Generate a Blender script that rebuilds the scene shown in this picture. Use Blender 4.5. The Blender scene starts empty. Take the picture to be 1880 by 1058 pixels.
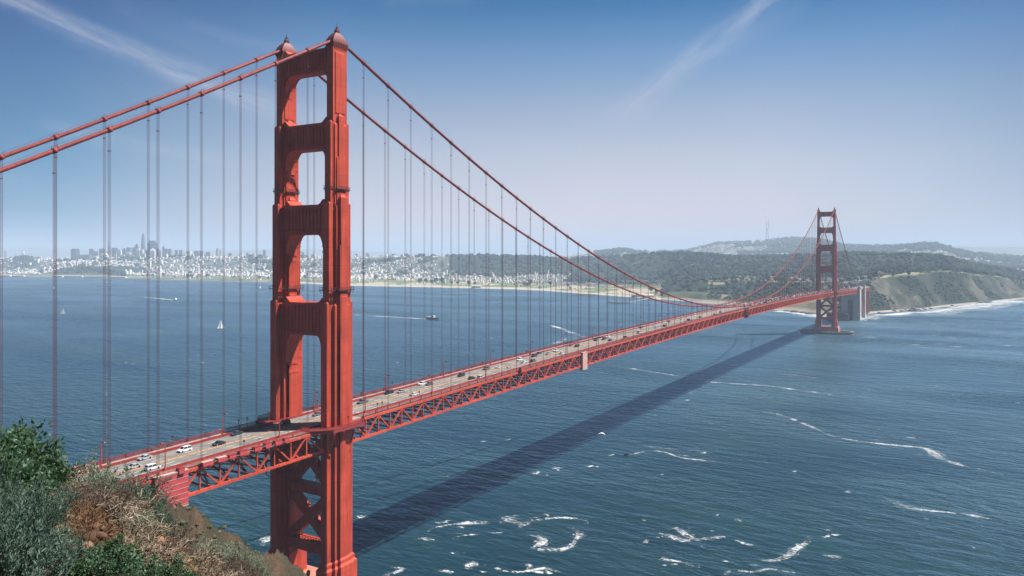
import bpy, math, random
import numpy as np
from mathutils import Vector, Matrix

sc = bpy.context.scene
C = sc.collection
PI = math.pi
rnd = random.Random(7)
rng = np.random.default_rng(11)

# ------------------------------------------------------------------ camera
CAM = (223.57, -220.61, 141.79)
YAW = -0.536436            # view direction swings from +Y (along the bridge) towards -X
FPX = 1410.86              # focal length in pixels of the 1880 px wide photograph
HOR = 469.7                # horizon row of the photograph
cd = bpy.data.cameras.new('camera'); cam = bpy.data.objects.new('camera', cd); C.objects.link(cam)
cam.location = CAM; cam.rotation_euler = (PI / 2, 0, -YAW)
cd.sensor_width = 36; cd.lens = 36 * FPX / 1880; cd.shift_y = -59.3 / 1880
cd.clip_start = 0.2; cd.clip_end = 90000
sc.camera = cam
sc.view_settings.view_transform = 'Standard'; sc.view_settings.look = 'None'
sc.view_settings.exposure = 0.95; sc.view_settings.gamma = 1
sc.cycles.max_bounces = 6; sc.cycles.diffuse_bounces = 1; sc.cycles.glossy_bounces = 2
sc.cycles.transmission_bounces = 2; sc.cycles.volume_bounces = 1; sc.cycles.transparent_max_bounces = 8
sc.cycles.use_denoising = True
sc.cycles.sample_clamp_indirect = 4

# ------------------------------------------------------------------ sun and sky
SUN = Vector((0.55, 0.455, 1.0)).normalized()
ELEV = math.asin(SUN.z); AZ = math.atan2(SUN.x, SUN.y)
ld = bpy.data.lights.new('sun', 'SUN'); ld.energy = 5.0; ld.angle = math.radians(0.53); ld.color = (1, 0.965, 0.92)
sun = bpy.data.objects.new('sun', ld); C.objects.link(sun)
sun.rotation_euler = SUN.to_track_quat('Z', 'Y').to_euler()

w = bpy.data.worlds.new('World'); sc.world = w; w.use_nodes = True
N = w.node_tree.nodes; L = w.node_tree.links; N.clear()
def nd(T, typ, **kw):
    n = T.nodes.new(typ)
    for k, v in kw.items(): setattr(n, k, v)
    return n
def lk(T, a, b): T.links.new(a, b)
T = w.node_tree
out = nd(T, 'ShaderNodeOutputWorld'); bg = nd(T, 'ShaderNodeBackground'); bg.inputs[1].default_value = 0.05
sky = nd(T, 'ShaderNodeTexSky', sky_type='NISHITA'); sky.sun_disc = False
sky.sun_elevation = ELEV; sky.sun_rotation = AZ; sky.altitude = 100
sky.air_density = 1.0; sky.dust_density = 0.6; sky.ozone_density = 2.0
def mth(T, op, a, b=None, c=None, clamp=False):
    n = nd(T, 'ShaderNodeMath', operation=op); n.use_clamp = clamp
    for i, v in enumerate((a, b, c)):
        if v is None: continue
        if isinstance(v, (int, float)): n.inputs[i].default_value = v
        else: lk(T, v, n.inputs[i])
    return n.outputs[0]
def ramp(T, fac, stops):
    n = nd(T, 'ShaderNodeValToRGB'); cr = n.color_ramp
    while len(cr.elements) < len(stops): cr.elements.new(0.5)
    for e, (p, c) in zip(cr.elements, stops):
        e.position = p; e.color = (c, c, c, 1) if isinstance(c, (int, float)) else (*c, 1)
    lk(T, fac, n.inputs[0]); return n.outputs[0]
def mix(T, fac, a, b, mode='MIX'):
    n = nd(T, 'ShaderNodeMix', data_type='RGBA', blend_type=mode)
    for s, v in ((n.inputs[0], fac), (n.inputs[6], a), (n.inputs[7], b)):
        if isinstance(v, (int, float)): s.default_value = v
        elif isinstance(v, tuple): s.default_value = (*v, 1)
        else: lk(T, v, s)
    return n.outputs[2]
def noise(T, vec, scale, detail=4, rough=0.5, dist=0.0):
    n = nd(T, 'ShaderNodeTexNoise'); n.inputs['Scale'].default_value = scale
    n.inputs['Detail'].default_value = detail; n.inputs['Roughness'].default_value = rough
    n.inputs['Distortion'].default_value = dist
    if vec is not None: lk(T, vec, n.inputs['Vector'])
    return n.outputs['Fac']
def mapping(T, vec, scale=(1, 1, 1), rot=(0, 0, 0), loc=(0, 0, 0)):
    n = nd(T, 'ShaderNodeMapping'); n.inputs['Scale'].default_value = scale
    n.inputs['Rotation'].default_value = rot; n.inputs['Location'].default_value = loc
    lk(T, vec, n.inputs['Vector']); return n.outputs[0]
# cirrus: world directions (azimuth, elevation in degrees), streaks as bands between two directions
geo = nd(T, 'ShaderNodeTexCoord'); sep = nd(T, 'ShaderNodeSeparateXYZ'); lk(T, geo.outputs['Generated'], sep.inputs[0])
azn = mth(T, 'MULTIPLY', mth(T, 'ARCTAN2', sep.outputs[0], sep.outputs[1]), 180 / PI)
eln = mth(T, 'MULTIPLY', mth(T, 'ARCSINE', sep.outputs[2]), 180 / PI)
comb = nd(T, 'ShaderNodeCombineXYZ'); lk(T, azn, comb.inputs[0]); lk(T, eln, comb.inputs[1])
aev = comb.outputs[0]
def px2ae(px, py):
    a = math.atan2(px - 940, FPX); d = math.sqrt((px - 940) ** 2 + FPX ** 2)
    return math.degrees(a + YAW), math.degrees(math.atan2(HOR - py, d))
def streak(p0, p1, w0, w1, amp, curve=0.0):
    (a0, e0), (a1, e1) = px2ae(*p0), px2ae(*p1)
    dx, dy = a1 - a0, e1 - e0; ln = math.hypot(dx, dy); dx /= ln; dy /= ln
    u = mth(T, 'SUBTRACT', azn, a0); v = mth(T, 'SUBTRACT', eln, e0)
    s = mth(T, 'DIVIDE', mth(T, 'ADD', mth(T, 'MULTIPLY', u, dx), mth(T, 'MULTIPLY', v, dy)), ln)
    t = mth(T, 'SUBTRACT', mth(T, 'MULTIPLY', v, dx), mth(T, 'MULTIPLY', u, dy))
    bend = mth(T, 'MULTIPLY', mth(T, 'MULTIPLY', s, mth(T, 'SUBTRACT', 1.0, s)), curve)
    wob = mth(T, 'MULTIPLY', mth(T, 'SUBTRACT', noise(T, aev, 0.25, 5, 0.6), 0.5), 1.1)
    t = mth(T, 'ADD', mth(T, 'SUBTRACT', t, bend), wob)
    wd = mth(T, 'ADD', w0, mth(T, 'MULTIPLY', s, w1 - w0))
    q = mth(T, 'DIVIDE', t, wd)
    g = mth(T, 'DIVIDE', 1.0, mth(T, 'ADD', 1.0, mth(T, 'POWER', mth(T, 'ABSOLUTE', q), 2.6)))
    g = mth(T, 'MULTIPLY', mth(T, 'SUBTRACT', g, 0.12), 1.136, clamp=True)
    ends = mth(T, 'MULTIPLY', ramp(T, s, [(0, 0), (0.08, 1), (0.75, 0.8), (1, 0)]), 1.0)
    ang = math.atan2(dy, dx)
    fib = noise(T, mapping(T, mapping(T, aev, rot=(0, 0, -ang)), scale=(0.22, 1.5, 1)), 1.0, 7, 0.62, 0.4)
    fib = ramp(T, fib, [(0.3, 0.15), (0.68, 1.0)])
    return mth(T, 'MULTIPLY', mth(T, 'MULTIPLY', mth(T, 'MULTIPLY', g, ends), fib), amp)
cl = streak((-110, -60), (640, 250), 0.42, 0.9, 0.6)
for args in [((1450, -40), (1090, 250), 0.6, 0.9, 0.42), ((200, 0), (420, 120), 0.6, 1.2, 0.07), ((60, 225), (480, 310), 0.35, 0.7, 0.20),
             ((560, 205), (960, 330), 0.6, 1.2, 0.16), ((820, 250), (1050, 265), 0.4, 0.8, 0.22), ((1490, 0), (1210, 150), 0.5, 0.9, 0.1),
             ((690, 10), (900, -10), 0.4, 0.6, 0.10), ((-80, 320), (520, 390), 0.6, 1.2, 0.10), ((330, 40), (620, 120), 0.25, 0.5, 0.10), ((1300, 330), (1700, 300), 0.3, 0.7, 0.10), ((700, 330), (1250, 350), 0.3, 0.5, 0.10)]:
    cl = mth(T, 'ADD', cl, streak(*args))
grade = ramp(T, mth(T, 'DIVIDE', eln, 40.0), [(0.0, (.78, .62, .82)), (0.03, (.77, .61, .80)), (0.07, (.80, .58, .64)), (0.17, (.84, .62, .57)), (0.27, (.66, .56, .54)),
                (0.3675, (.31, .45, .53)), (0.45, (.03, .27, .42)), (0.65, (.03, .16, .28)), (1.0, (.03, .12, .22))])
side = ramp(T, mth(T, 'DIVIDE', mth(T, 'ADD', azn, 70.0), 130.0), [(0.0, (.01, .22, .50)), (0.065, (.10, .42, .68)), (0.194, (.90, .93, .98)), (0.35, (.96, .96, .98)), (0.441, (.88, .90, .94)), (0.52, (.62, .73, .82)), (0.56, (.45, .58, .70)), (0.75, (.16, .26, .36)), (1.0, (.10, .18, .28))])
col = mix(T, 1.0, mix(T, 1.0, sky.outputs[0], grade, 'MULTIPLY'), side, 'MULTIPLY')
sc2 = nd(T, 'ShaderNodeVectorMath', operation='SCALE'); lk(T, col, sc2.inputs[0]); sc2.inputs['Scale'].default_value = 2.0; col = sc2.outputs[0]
col = mix(T, mth(T, 'MINIMUM', cl, 0.8), col, (6.0, 6.3, 7.4))
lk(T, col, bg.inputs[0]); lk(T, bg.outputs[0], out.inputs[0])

# ------------------------------------------------------------------ helpers
FW = (math.sin(YAW), math.cos(YAW)); RT = (math.cos(YAW), -math.sin(YAW))
def at(px, D, z=None, py=None):
    """world point at depth D along the view axis in column px, at height z (or seen at row py)"""
    r = (px - 940) / FPX * D
    x = CAM[0] + FW[0] * D + RT[0] * r; y = CAM[1] + FW[1] * D + RT[1] * r
    if z is None: z = CAM[2] + (HOR - py) / FPX * D
    return (x, y, z)
def on_z(px, py, z=0.0):
    D = (CAM[2] - z) * FPX / (py - HOR); return at(px, D, z)
def tag(o, label=None, cat=None, group=None, kind=None):
    if label: o['label'] = label
    if cat: o['category'] = cat
    if group: o['group'] = group
    if kind: o['kind'] = kind
    return o
def empty(name, loc=(0, 0, 0), rz=0, parent=None):
    o = bpy.data.objects.new(name, None); C.objects.link(o); o.location = loc; o.rotation_euler = (0, 0, rz)
    o.empty_display_size = 0.5
    if parent: o.parent = parent
    return o
class MB:
    def __init__(s): s.v = []; s.f = []; s.c = []
    def poly(s, vs, fs):
        n = len(s.v); s.v += [tuple(p) for p in vs]; s.f += [tuple(i + n for i in f) for f in fs]
    def box(s, c, h, rz=0.0):
        cs, sn = math.cos(rz), math.sin(rz); vs = []
        for dz in (-h[2], h[2]):
            for dx, dy in ((-h[0], -h[1]), (h[0], -h[1]), (h[0], h[1]), (-h[0], h[1])):
                vs.append((c[0] + dx * cs - dy * sn, c[1] + dx * sn + dy * cs, c[2] + dz))
        s.poly(vs, [(3, 2, 1, 0), (4, 5, 6, 7), (0, 1, 5, 4), (1, 2, 6, 5), (2, 3, 7, 6), (3, 0, 4, 7)])
    def bx(s, x0, x1, y0, y1, z0, z1): s.box(((x0 + x1) / 2, (y0 + y1) / 2, (z0 + z1) / 2), ((x1 - x0) / 2, (y1 - y0) / 2, (z1 - z0) / 2))
    def frust(s, rings):
        """rings of (cx,cy,hx,hy,z) joined into one closed solid"""
        vs = []; fs = []
        for cx, cy, hx, hy, z in rings:
            vs += [(cx - hx, cy - hy, z), (cx + hx, cy - hy, z), (cx + hx, cy + hy, z), (cx - hx, cy + hy, z)]
        fs.append((3, 2, 1, 0)); n = len(rings)
        for i in range(n - 1):
            a = 4 * i; b = a + 4
            for k in range(4): fs.append((a + k, a + (k + 1) % 4, b + (k + 1) % 4, b + k))
        a = 4 * (n - 1); fs.append((a, a + 1, a + 2, a + 3)); s.poly(vs, fs)
    def beam(s, p0, p1, w, h, up=(0, 0, 1)):
        a, b = Vector(p0), Vector(p1); d = (b - a).normalized(); u = Vector(up)
        if abs(d.dot(u)) > 0.98: u = Vector((0, 1, 0))
        r = d.cross(u).normalized(); u = r.cross(d).normalized(); vs = []
        for q in (a, b):
            for i, j in ((-1, -1), (1, -1), (1, 1), (-1, 1)): vs.append(q + r * (i * w / 2) + u * (j * h / 2))
        s.poly(vs, [(0, 1, 2, 3), (7, 6, 5, 4), (0, 4, 5, 1), (1, 5, 6, 2), (2, 6, 7, 3), (3, 7, 4, 0)])
    def tube(s, pts, rad, n=8):
        pts = [Vector(p) for p in pts]; vs = []; fs = []; m = len(pts)
        if not hasattr(rad, '__len__'): rad = [rad] * m
        for i, p in enumerate(pts):
            d = (pts[min(i + 1, m - 1)] - pts[max(i - 1, 0)])
            d = d.normalized() if d.length > 1e-9 else Vector((0, 0, 1))
            u = Vector((0, 0, 1)) if abs(d.z) < 0.95 else Vector((1, 0, 0))
            r = d.cross(u).normalized(); u = r.cross(d)
            for k in range(n):
                t = 2 * PI * k / n; vs.append(p + r * (rad[i] * math.cos(t)) + u * (rad[i] * math.sin(t)))
        for i in range(m - 1):
            for k in range(n):
                a = i * n + k; b = i * n + (k + 1) % n; fs.append((a, b, b + n, a + n))
        fs.append(tuple(reversed(range(n)))); fs.append(tuple(range((m - 1) * n, m * n))); s.poly(vs, fs)
    def prism(s, prof, y0, y1, axis='Y'):
        """prof = list of (x,z) counter-clockwise seen from -Y; extruded from y0 to y1"""
        n = len(prof)
        if axis == 'Y': vs = [(x, y0, z) for x, z in prof] + [(x, y1, z) for x, z in prof]
        else: vs = [(y0, x, z) for x, z in prof] + [(y1, x, z) for x, z in prof]
        s.poly(vs, [tuple(range(n)), tuple(reversed(range(n, 2 * n)))] + [(i, (i + n), (i + 1) % n + n, (i + 1) % n) for i in range(n)])
    def build(s, name, mat, parent=None, smooth=False):
        me = bpy.data.meshes.new(name); me.from_pydata(s.v, [], s.f)
        if not isinstance(mat, (list, tuple)): mat = [mat]
        for m in mat: me.materials.append(m)
        if smooth: me.polygons.foreach_set('use_smooth', [True] * len(me.polygons))
        me.update(); o = bpy.data.objects.new(name, me); C.objects.link(o)
        if parent: o.parent = parent
        return o
def np_mesh(name, V, F, mat, parent=None, smooth=False, colors=None):
    """V (n,3), F (m,k) arrays; colors = per-face rgb stored in attribute 'tint'"""
    me = bpy.data.meshes.new(name); V = np.asarray(V, dtype=np.float32); F = np.asarray(F, dtype=np.int32)
    k = F.shape[1]; me.vertices.add(len(V)); me.vertices.foreach_set('co', V.ravel())
    me.loops.add(F.size); me.loops.foreach_set('vertex_index', F.ravel())
    me.polygons.add(len(F)); me.polygons.foreach_set('loop_start', np.arange(0, F.size, k, dtype=np.int32))
    if smooth: me.polygons.foreach_set('use_smooth', np.ones(len(F), dtype=bool))
    if colors is not None:
        a = me.attributes.new('tint', 'FLOAT_COLOR', 'FACE'); c = np.ones((len(F), 4), dtype=np.float32); c[:, :3] = colors
        a.data.foreach_set('color', c.ravel())
    me.update(calc_edges=True); me.validate()
    me.materials.append(mat); o = bpy.data.objects.new(name, me); C.objects.link(o)
    if parent: o.parent = parent
    return o
def copy_tree(o, parent=None):
    c = o.copy(); C.objects.link(c)
    if parent: c.parent = parent
    for ch in list(o.children): copy_tree(ch, c)
    return c
ORD = ['first', 'second', 'third', 'fourth', 'fifth', 'sixth', 'seventh', 'eighth', 'ninth', 'tenth', 'eleventh', 'twelfth', 'thirteenth',
       'fourteenth', 'fifteenth', 'sixteenth', 'seventeenth', 'eighteenth', 'nineteenth', 'twentieth'] 
TENS = {2: 'twenty', 3: 'thirty', 4: 'forty', 5: 'fifty', 6: 'sixty', 7: 'seventy', 8: 'eighty', 9: 'ninety'}
def ordinal(i):
    if i >= 100: return 'hundred-and-' + ordinal(i - 100)
    if i == 99: return 'hundredth'
    if i < 20: return ORD[i]
    i += 1
    return (TENS[i // 10] + '-' + ORD[i % 10 - 1]) if i % 10 else {3: 'thirtieth', 4: 'fortieth', 5: 'fiftieth', 6: 'sixtieth', 7: 'seventieth', 8: 'eightieth', 9: 'ninetieth'}[i // 10]

# ------------------------------------------------------------------ materials
def mat(name, color=(0.5, 0.5, 0.5), rough=0.6, metal=0.0, spec=0.5, var=0.0, vscale=1.0, bump=0.0, bscale=5.0, tint=False, rvar=0.0):
    m = bpy.data.materials.new(name); m.use_nodes = True; T = m.node_tree; b = T.nodes['Principled BSDF']
    b.inputs['Roughness'].default_value = rough; b.inputs['Metallic'].default_value = metal
    b.inputs['Specular IOR Level'].default_value = spec
    tc = nd(T, 'ShaderNodeTexCoord'); ge = nd(T, 'ShaderNodeNewGeometry')
    c = None
    if tint:
        a = nd(T, 'ShaderNodeAttribute', attribute_name='tint'); c = a.outputs['Color']
    else:
        r = nd(T, 'ShaderNodeRGB'); r.outputs[0].default_value = (*color, 1); c = r.outputs[0]
    if var:
        n1 = noise(T, tc.outputs['Object'], vscale, 6, 0.6)
        v = ramp(T, n1, [(0.3, 1 - var), (0.7, 1 + var)])
        c = mix(T, 1.0, c, v, 'MULTIPLY')
    if rvar:
        oi = nd(T, 'ShaderNodeObjectInfo')
        v = mth(T, 'ADD', 1 - rvar, mth(T, 'MULTIPLY', oi.outputs['Random'], 2 * rvar))
        cc = nd(T, 'ShaderNodeCombineXYZ')
        for i in range(3): lk(T, v, cc.inputs[i])
        c = mix(T, 1.0, c, cc.outputs[0], 'MULTIPLY')
    lk(T, c, b.inputs['Base Color'])
    if bump:
        bn = nd(T, 'ShaderNodeBump'); bn.inputs['Strength'].default_value = bump; bn.inputs['Distance'].default_value = 0.1
        lk(T, noise(T, tc.outputs['Object'], bscale, 6, 0.6), bn.inputs['Height']); lk(T, bn.outputs[0], b.inputs['Normal'])
    return m
def steel(name, color, seams=True, vs=0.12):
    """painted riveted plate steel: weathered colour, thin plate seams, dull gloss"""
    m = mat(name, color, 0.6, 0, 0.2, 0.22, vs)
    T = m.node_tree; b = T.nodes['Principled BSDF']; src = b.inputs['Base Color'].links[0].from_socket
    tc = nd(T, 'ShaderNodeTexCoord'); sp = nd(T, 'ShaderNodeSeparateXYZ'); lk(T, tc.outputs['Object'], sp.inputs[0])
    stre = noise(T, mapping(T, tc.outputs['Object'], scale=(1.1, 1.1, 0.045)), 1.0, 5, 0.65)
    src = mix(T, 1.0, src, ramp(T, stre, [(0.3, 0.55), (0.48, 0.95), (0.75, 1.15)]), 'MULTIPLY')
    if seams:
        h = mth(T, 'ADD', sp.outputs[0], sp.outputs[1])
        f1 = mth(T, 'LESS_THAN', mth(T, 'FRACT', mth(T, 'DIVIDE', h, 1.07)), 0.10)
        f2 = mth(T, 'LESS_THAN', mth(T, 'FRACT', mth(T, 'DIVIDE', sp.outputs[2], 6.9)), 0.03)
        s = mth(T, 'MAXIMUM', f1, f2)
        src = mix(T, mth(T, 'MULTIPLY', s, 0.38), src, (0.10, 0.016, 0.012))
    lk(T, src, b.inputs['Base Color'])
    return m
ORANGE = (0.46, 0.058, 0.030)
M = dict(
    steel=steel('orange_steel', ORANGE), truss=steel('orange_truss_steel', (0.48, 0.066, 0.036), False, 0.05),
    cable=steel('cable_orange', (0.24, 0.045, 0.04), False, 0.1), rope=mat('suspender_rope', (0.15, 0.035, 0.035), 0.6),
    dome=mat('cap_steel', (0.16, 0.028, 0.024), 0.5, var=0.2, vscale=0.6), darkred=mat('dark_red_steel', (0.25, 0.025, 0.02), 0.55, var=0.25, vscale=0.8),
    road=mat('deck_road', (0.20, 0.18, 0.165), 0.85, var=0.16, vscale=0.15), walk=mat('deck_sidewalk', (0.30, 0.22, 0.19), 0.85, var=0.15, vscale=0.4),
    conc=mat('pier_concrete', (0.36, 0.33, 0.30), 0.85, var=0.2, vscale=0.12, bump=0.3), concr=mat('reddish_concrete', (0.42, 0.16, 0.11), 0.85, var=0.18, vscale=0.15),
    concd=mat('fender_concrete', (0.16, 0.17, 0.16), 0.8, var=0.25, vscale=0.2),
    white=mat('white_paint', (0.78, 0.78, 0.76), 0.6, var=0.06, vscale=3), yellow=mat('yellow_paint', (0.75, 0.38, 0.08), 0.6),
    tarp=mat('red_tarpaulin', (0.42, 0.05, 0.055), 0.7, var=0.15, vscale=0.7), tarpw=mat('pale_tarpaulin', (0.5, 0.30, 0.26), 0.75, var=0.12, vscale=0.5),
    black=mat('black_rubber', (0.015, 0.015, 0.016), 0.7), glass=mat('dark_glass', (0.02, 0.03, 0.04), 0.08, spec=0.8),
    dark=mat('dark_steel', (0.03, 0.03, 0.035), 0.5),
    lamp=mat('lamp_head', (0.08, 0.03, 0.03), 0.5),
)

def road_mat():
    m = mat('deck_asphalt', (0.19, 0.172, 0.158), 0.85, var=0.2, vscale=0.12); T = m.node_tree; b = T.nodes['Principled BSDF']; src = b.inputs['Base Color'].links[0].from_socket
    tc = nd(T, 'ShaderNodeTexCoord'); sp = nd(T, 'ShaderNodeSeparateXYZ'); lk(T, tc.outputs['Object'], sp.inputs[0])
    u = mth(T, 'FRACT', mth(T, 'DIVIDE', mth(T, 'ADD', sp.outputs[0], 31.5), 3.15)); wear = mth(T, 'ABSOLUTE', mth(T, 'SUBTRACT', mth(T, 'ABSOLUTE', mth(T, 'SUBTRACT', u, .5)), .24))
    src = mix(T, 1.0, src, ramp(T, mth(T, 'MULTIPLY', wear, 4.0), [(0.0, .78), (.5, 1.0), (1.0, 1.08)]), 'MULTIPLY')
    st = noise(T, mapping(T, tc.outputs['Object'], scale=(1.2, .03, 1)), 1.0, 4, .6); src = mix(T, 1.0, src, ramp(T, st, [(.3, .8), (.7, 1.12)]), 'MULTIPLY')
    j = mth(T, 'LESS_THAN', mth(T, 'FRACT', mth(T, 'DIVIDE', mth(T, 'ADD', sp.outputs[1], 1524.0), 15.24)), .018); src = mix(T, mth(T, 'MULTIPLY', j, .6), src, (.04, .035, .03))
    lk(T, src, b.inputs['Base Color']); return m
M['road'] = road_mat()
# ------------------------------------------------------------------ bridge geometry functions
def zroad(y):
    if y < 0: return 76.5 + 0.018 * y
    if y > 1280: return 76.5 - 0.025 * (y - 1280)
    return 76.5 + 7.0 * (1 - ((y - 640) / 640) ** 2)
def zcable(y):
    if y < 0: a = -y; return 226 - 0.552 * a + 0.00024 * a * a
    if y > 1280: a = y - 1280; return 226 - 0.552 * a + 0.00024 * a * a
    return 87.5 + 138.5 * ((y - 640) / 640) ** 2
YA, YB = -343.0, 1623.0
WX = 13.7
bridge = empty('suspension_bridge')
tag(bridge, 'orange-red suspension bridge crossing the strait from the near headland to the far shore', 'bridge')

def leg_mesh(sx, parent):
    mb = MB(); X = sx * WX
    def col(hx, hy, z0, z1, cap=1.1): mb.frust([(X, 0, hx, hy, z0), (X, 0, hx, hy, z1 - cap), (X, 0, max(hx - cap * 0.8, 0.3), max(hy - cap * 0.8, 0.3), z1)])
    # top shaft
    mb.frust([(X, 0, 1.6, 3.8, 160), (X, 0, 1.6, 3.8, 223.7)]); col(1.15, 4.05, 196, 221.5, 0.8); col(1.85, 2.6, 196.5, 220.5, 0.8)
    # upper-middle level
    col(1.5, 5.0, 124, 194.3, 1.4); col(2.05, 3.2, 124, 192.9, 0.8); col(2.52, 1.45, 124, 196.3, 1.0); col(2.42, 2.4, 124, 180.2, 0.8)
    # middle level
    col(1.6, 5.9, 80, 163.2, 1.4); col(2.7, 3.0, 80, 161.8, 1.0); col(3.8, 1.7, 80, 165.3, 1.2); col(3.72, 2.1, 80, 146.5, 0.8)
    # road level down to the pier
    col(1.57, 7.03, 16, 125.2, 1.5); col(2.78, 3.95, 16, 123.9, 1.1); col(3.9, 1.7, 16, 127.2, 1.2); col(3.84, 2.1, 16, 112.0, 0.8)
    # stepped plinth
    for k, (g, z1) in enumerate(((0.55, 25.6), (1.25, 23.4))):
        col(1.6 + g, 7.03 + g, 12.9 - 0.05 * k, z1, 0.9); col(2.8 + g, 3.95 + g, 12.8 - 0.05 * k, z1 + 0.4, 0.9); col(3.92 + g, 2.1 + g, 12.7 - 0.05 * k, z1 + 0.9, 0.9)
    o = mb.build('leg', M['steel'], parent)
    return o
def strut_mesh(zt, zb, hy, xi, haunch, parent, solid_top=True):
    """portal strut between the legs; xi = inner face of the legs, haunch = (width, height) of the lower bracket"""
    mb = MB(); hw, hh = haunch; prof = []
    xi2 = xi + 0.6
    prof = [(-xi2, zb - hh)]
    for k in range(0, 7):
        t = k / 6 * PI / 2; prof.append((-xi + hw * (1 - math.cos(t)), zb - hh * (1 - math.sin(t))))
    for k in range(6, -1, -1):
        t = k / 6 * PI / 2; prof.append((xi - hw * (1 - math.cos(t)), zb - hh * (1 - math.sin(t))))
    prof += [(xi2, zb - hh), (xi2, zt + 2.0), (xi - 0.2, zt + 2.0), (xi - 1.6, zt + 0.6), (xi - 2.6, zt), (-xi + 2.6, zt), (-xi + 1.6, zt + 0.6), (-xi + 0.2, zt + 2.0), (-xi2, zt + 2.0)]
    mb.prism(prof, -hy, hy)
    # fluted ribs and frame bands on both faces
    for s in (-1, 1):
        n = int((2 * xi - 3) / 1.7)
        for i in range(n + 1):
            x = -xi + 1.5 + i * (2 * xi - 3) / n
            mb.box((x, s * (hy + 0.17), (zt + zb) / 2 - 0.1), (0.26, 0.2, (zt - zb) / 2 - 1.5))
        mb.box((0, s * (hy + 0.22), zt - 0.55), (xi - 0.9, 0.25, 0.45)); mb.box((0, s * (hy + 0.22), zb + 0.75), (xi - 1.7, 0.25, 0.4))
        # stepped brackets
        for q in (-1, 1):
            for i, f in enumerate((0.3, 0.6, 0.9)):
                mb.box((q * (xi + 0.15), s * (hy + 0.08), zb - hh * f), (0.6 - 0.1 * i, 0.12, 0.3))
    # stepped corbels seen on the inner side of the legs
    for q in (-1, 1):
        for i, f in enumerate((1.05, 1.35)):
            mb.box((q * (xi - 0.05), 0, zb - hh * f), (0.28 - 0.08 * i, hy - 1.0 - 0.6 * i, 0.5))
    return mb.build('portal_strut', M['steel'], parent)
def make_tower(Y0, parent):
    t = empty('tower', (0, Y0, 0), parent=parent)
    for sx in (-1, 1):
        leg_mesh(sx, t)
        X = sx * WX; mb = MB()
        mb.frust([(X, 0, 1.8, 3.85, 223.2), (X, 0, 2.0, 4.1, 223.55), (X, 0, 1.95, 4.0, 224.2), (X, 0, 1.75, 3.5, 225.2), (X, 0, 1.4, 2.7, 226.3),
                  (X, 0, 0.95, 1.7, 227.3), (X, 0, 0.75, 1.1, 227.7)])
        mb.frust([(X, 0, 0.6, 0.75, 227.4), (X, 0, 0.6, 0.75, 229.0), (X, 0, 0.35, 0.4, 229.3)]); mb.frust([(X, 0, 0.8, 1.0, 228.2), (X, 0, 0.8, 1.0, 228.4)])
        for i in range(9):
            for s in (-1, 1): mb.box((X + s * 1.95, -3.7 + i * 0.925, 222.6), (0.16, 0.2, 0.75))
        for i in range(4):
            for s in (-1, 1): mb.box((X - 1.3 + i * 0.87, s * 4.15, 222.6), (0.2, 0.16, 0.75))
        mb.build('saddle_cap', M['dome'], t)
        mb = MB(); mb.tube([(X, 0, 229.2), (X, 0, 231.6)], 0.1, 6); mb.tube([(X, 0, 229.5), (X, 0, 230.1)], 0.4, 8)
        for a in range(4):
            cx, cy = 0.8 * math.cos(a * PI / 2 + .4), 0.9 * math.sin(a * PI / 2 + .4)
            mb.tube([(X, 0, 228.6), (X + cx, cy, 228.7), (X + cx, cy, 229.9)], 0.07, 5)
        mb.build('beacon', M['lamp'], t)
    strut_mesh(222.0, 213.2, 2.7, 12.05, (4.2, 7.5), t); strut_mesh(193.2, 183.2, 3.2, 11.15, (3.4, 8.0), t)
    strut_mesh(161.6, 150.0, 3.6, 9.95, (3.2, 7.5), t); strut_mesh(123.5, 110.8, 4.0, 9.9, (2.8, 11.5), t)
    # cross bracing below the road
    for z1, z0 in ((72.5, 51.5), (48.5, 30.0)):
        mb = MB()
        mb.beam((-10.8, 0, z0), (10.8, 0, z1), 3.6, 3.0, (0, 1, 0)); mb.beam((10.8, 0.04, z0), (-10.8, 0.04, z1), 3.5, 2.9, (0, 1, 0))
        mb.build('cross_brace', M['steel'], t)
    for zz, hz in ((50.0, 1.6), (27.6, 2.0)):
        mb = MB(); mb.box((0, 0, zz), (10.4, 2.2, hz)); mb.box((0, 0, zz + hz - 0.1), (10.3, 2.6, 0.3)); mb.build('lower_strut', M['steel'], t)
    mb = MB()
    for i in range(12):
        x = -8.3 + i * 1.5; mb.beam((x, -2.4, 30.4), (x, -2.4, 31.7), 0.16, 0.16); mb.beam((x, -2.4, 29.95), (x, 2.4, 29.95), 0.3, 0.2)
    mb.beam((-8.4, -2.4, 31.7), (8.3, -2.4, 31.7), 0.2, 0.2); mb.beam((-8.4, -2.4, 31.0), (8.3, -2.4, 31.0), 0.14, 0.14)
    mb.build('catwalk', M['truss'], t)
    # inspection walkways ringing each leg
    for sx in (-1, 1):
        for zr, hx, hy in ((167.4, 2.6, 5.1), (128.6, 3.9, 6.0)):
            mb = MB(); X = sx * WX
            for (ax, ay) in ((hx, hy - 2.9), (hx - 1.4, hy)):
                for s in (-1, 1):
                    mb.box((X + s * (ax + 0.2), 0, zr), (0.4, ay, 0.13)); mb.box((X + s * (ax + 0.55), 0, zr + 1.0), (0.06, ay, 0.06))
                    mb.box((X, s * (ay + 0.2), zr + 0.02), (ax + 0.55, 0.4, 0.13)); mb.box((X, s * (ay + 0.55), zr + 1.02), (ax + 0.55, 0.06, 0.06))
                    for i in range(8):
                        y = -ay + i * 2 * ay / 7; mb.box((X + s * (ax + 0.55), y, zr + 0.5), (0.07, 0.07, 0.5)); mb.beam((X + s * (ax + 0.7), y, zr), (X + s * (ax - 0.1), y, zr - 1.3), 0.12, 0.12)
            mb.build('leg_walkway', M['lamp'], t)
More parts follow.
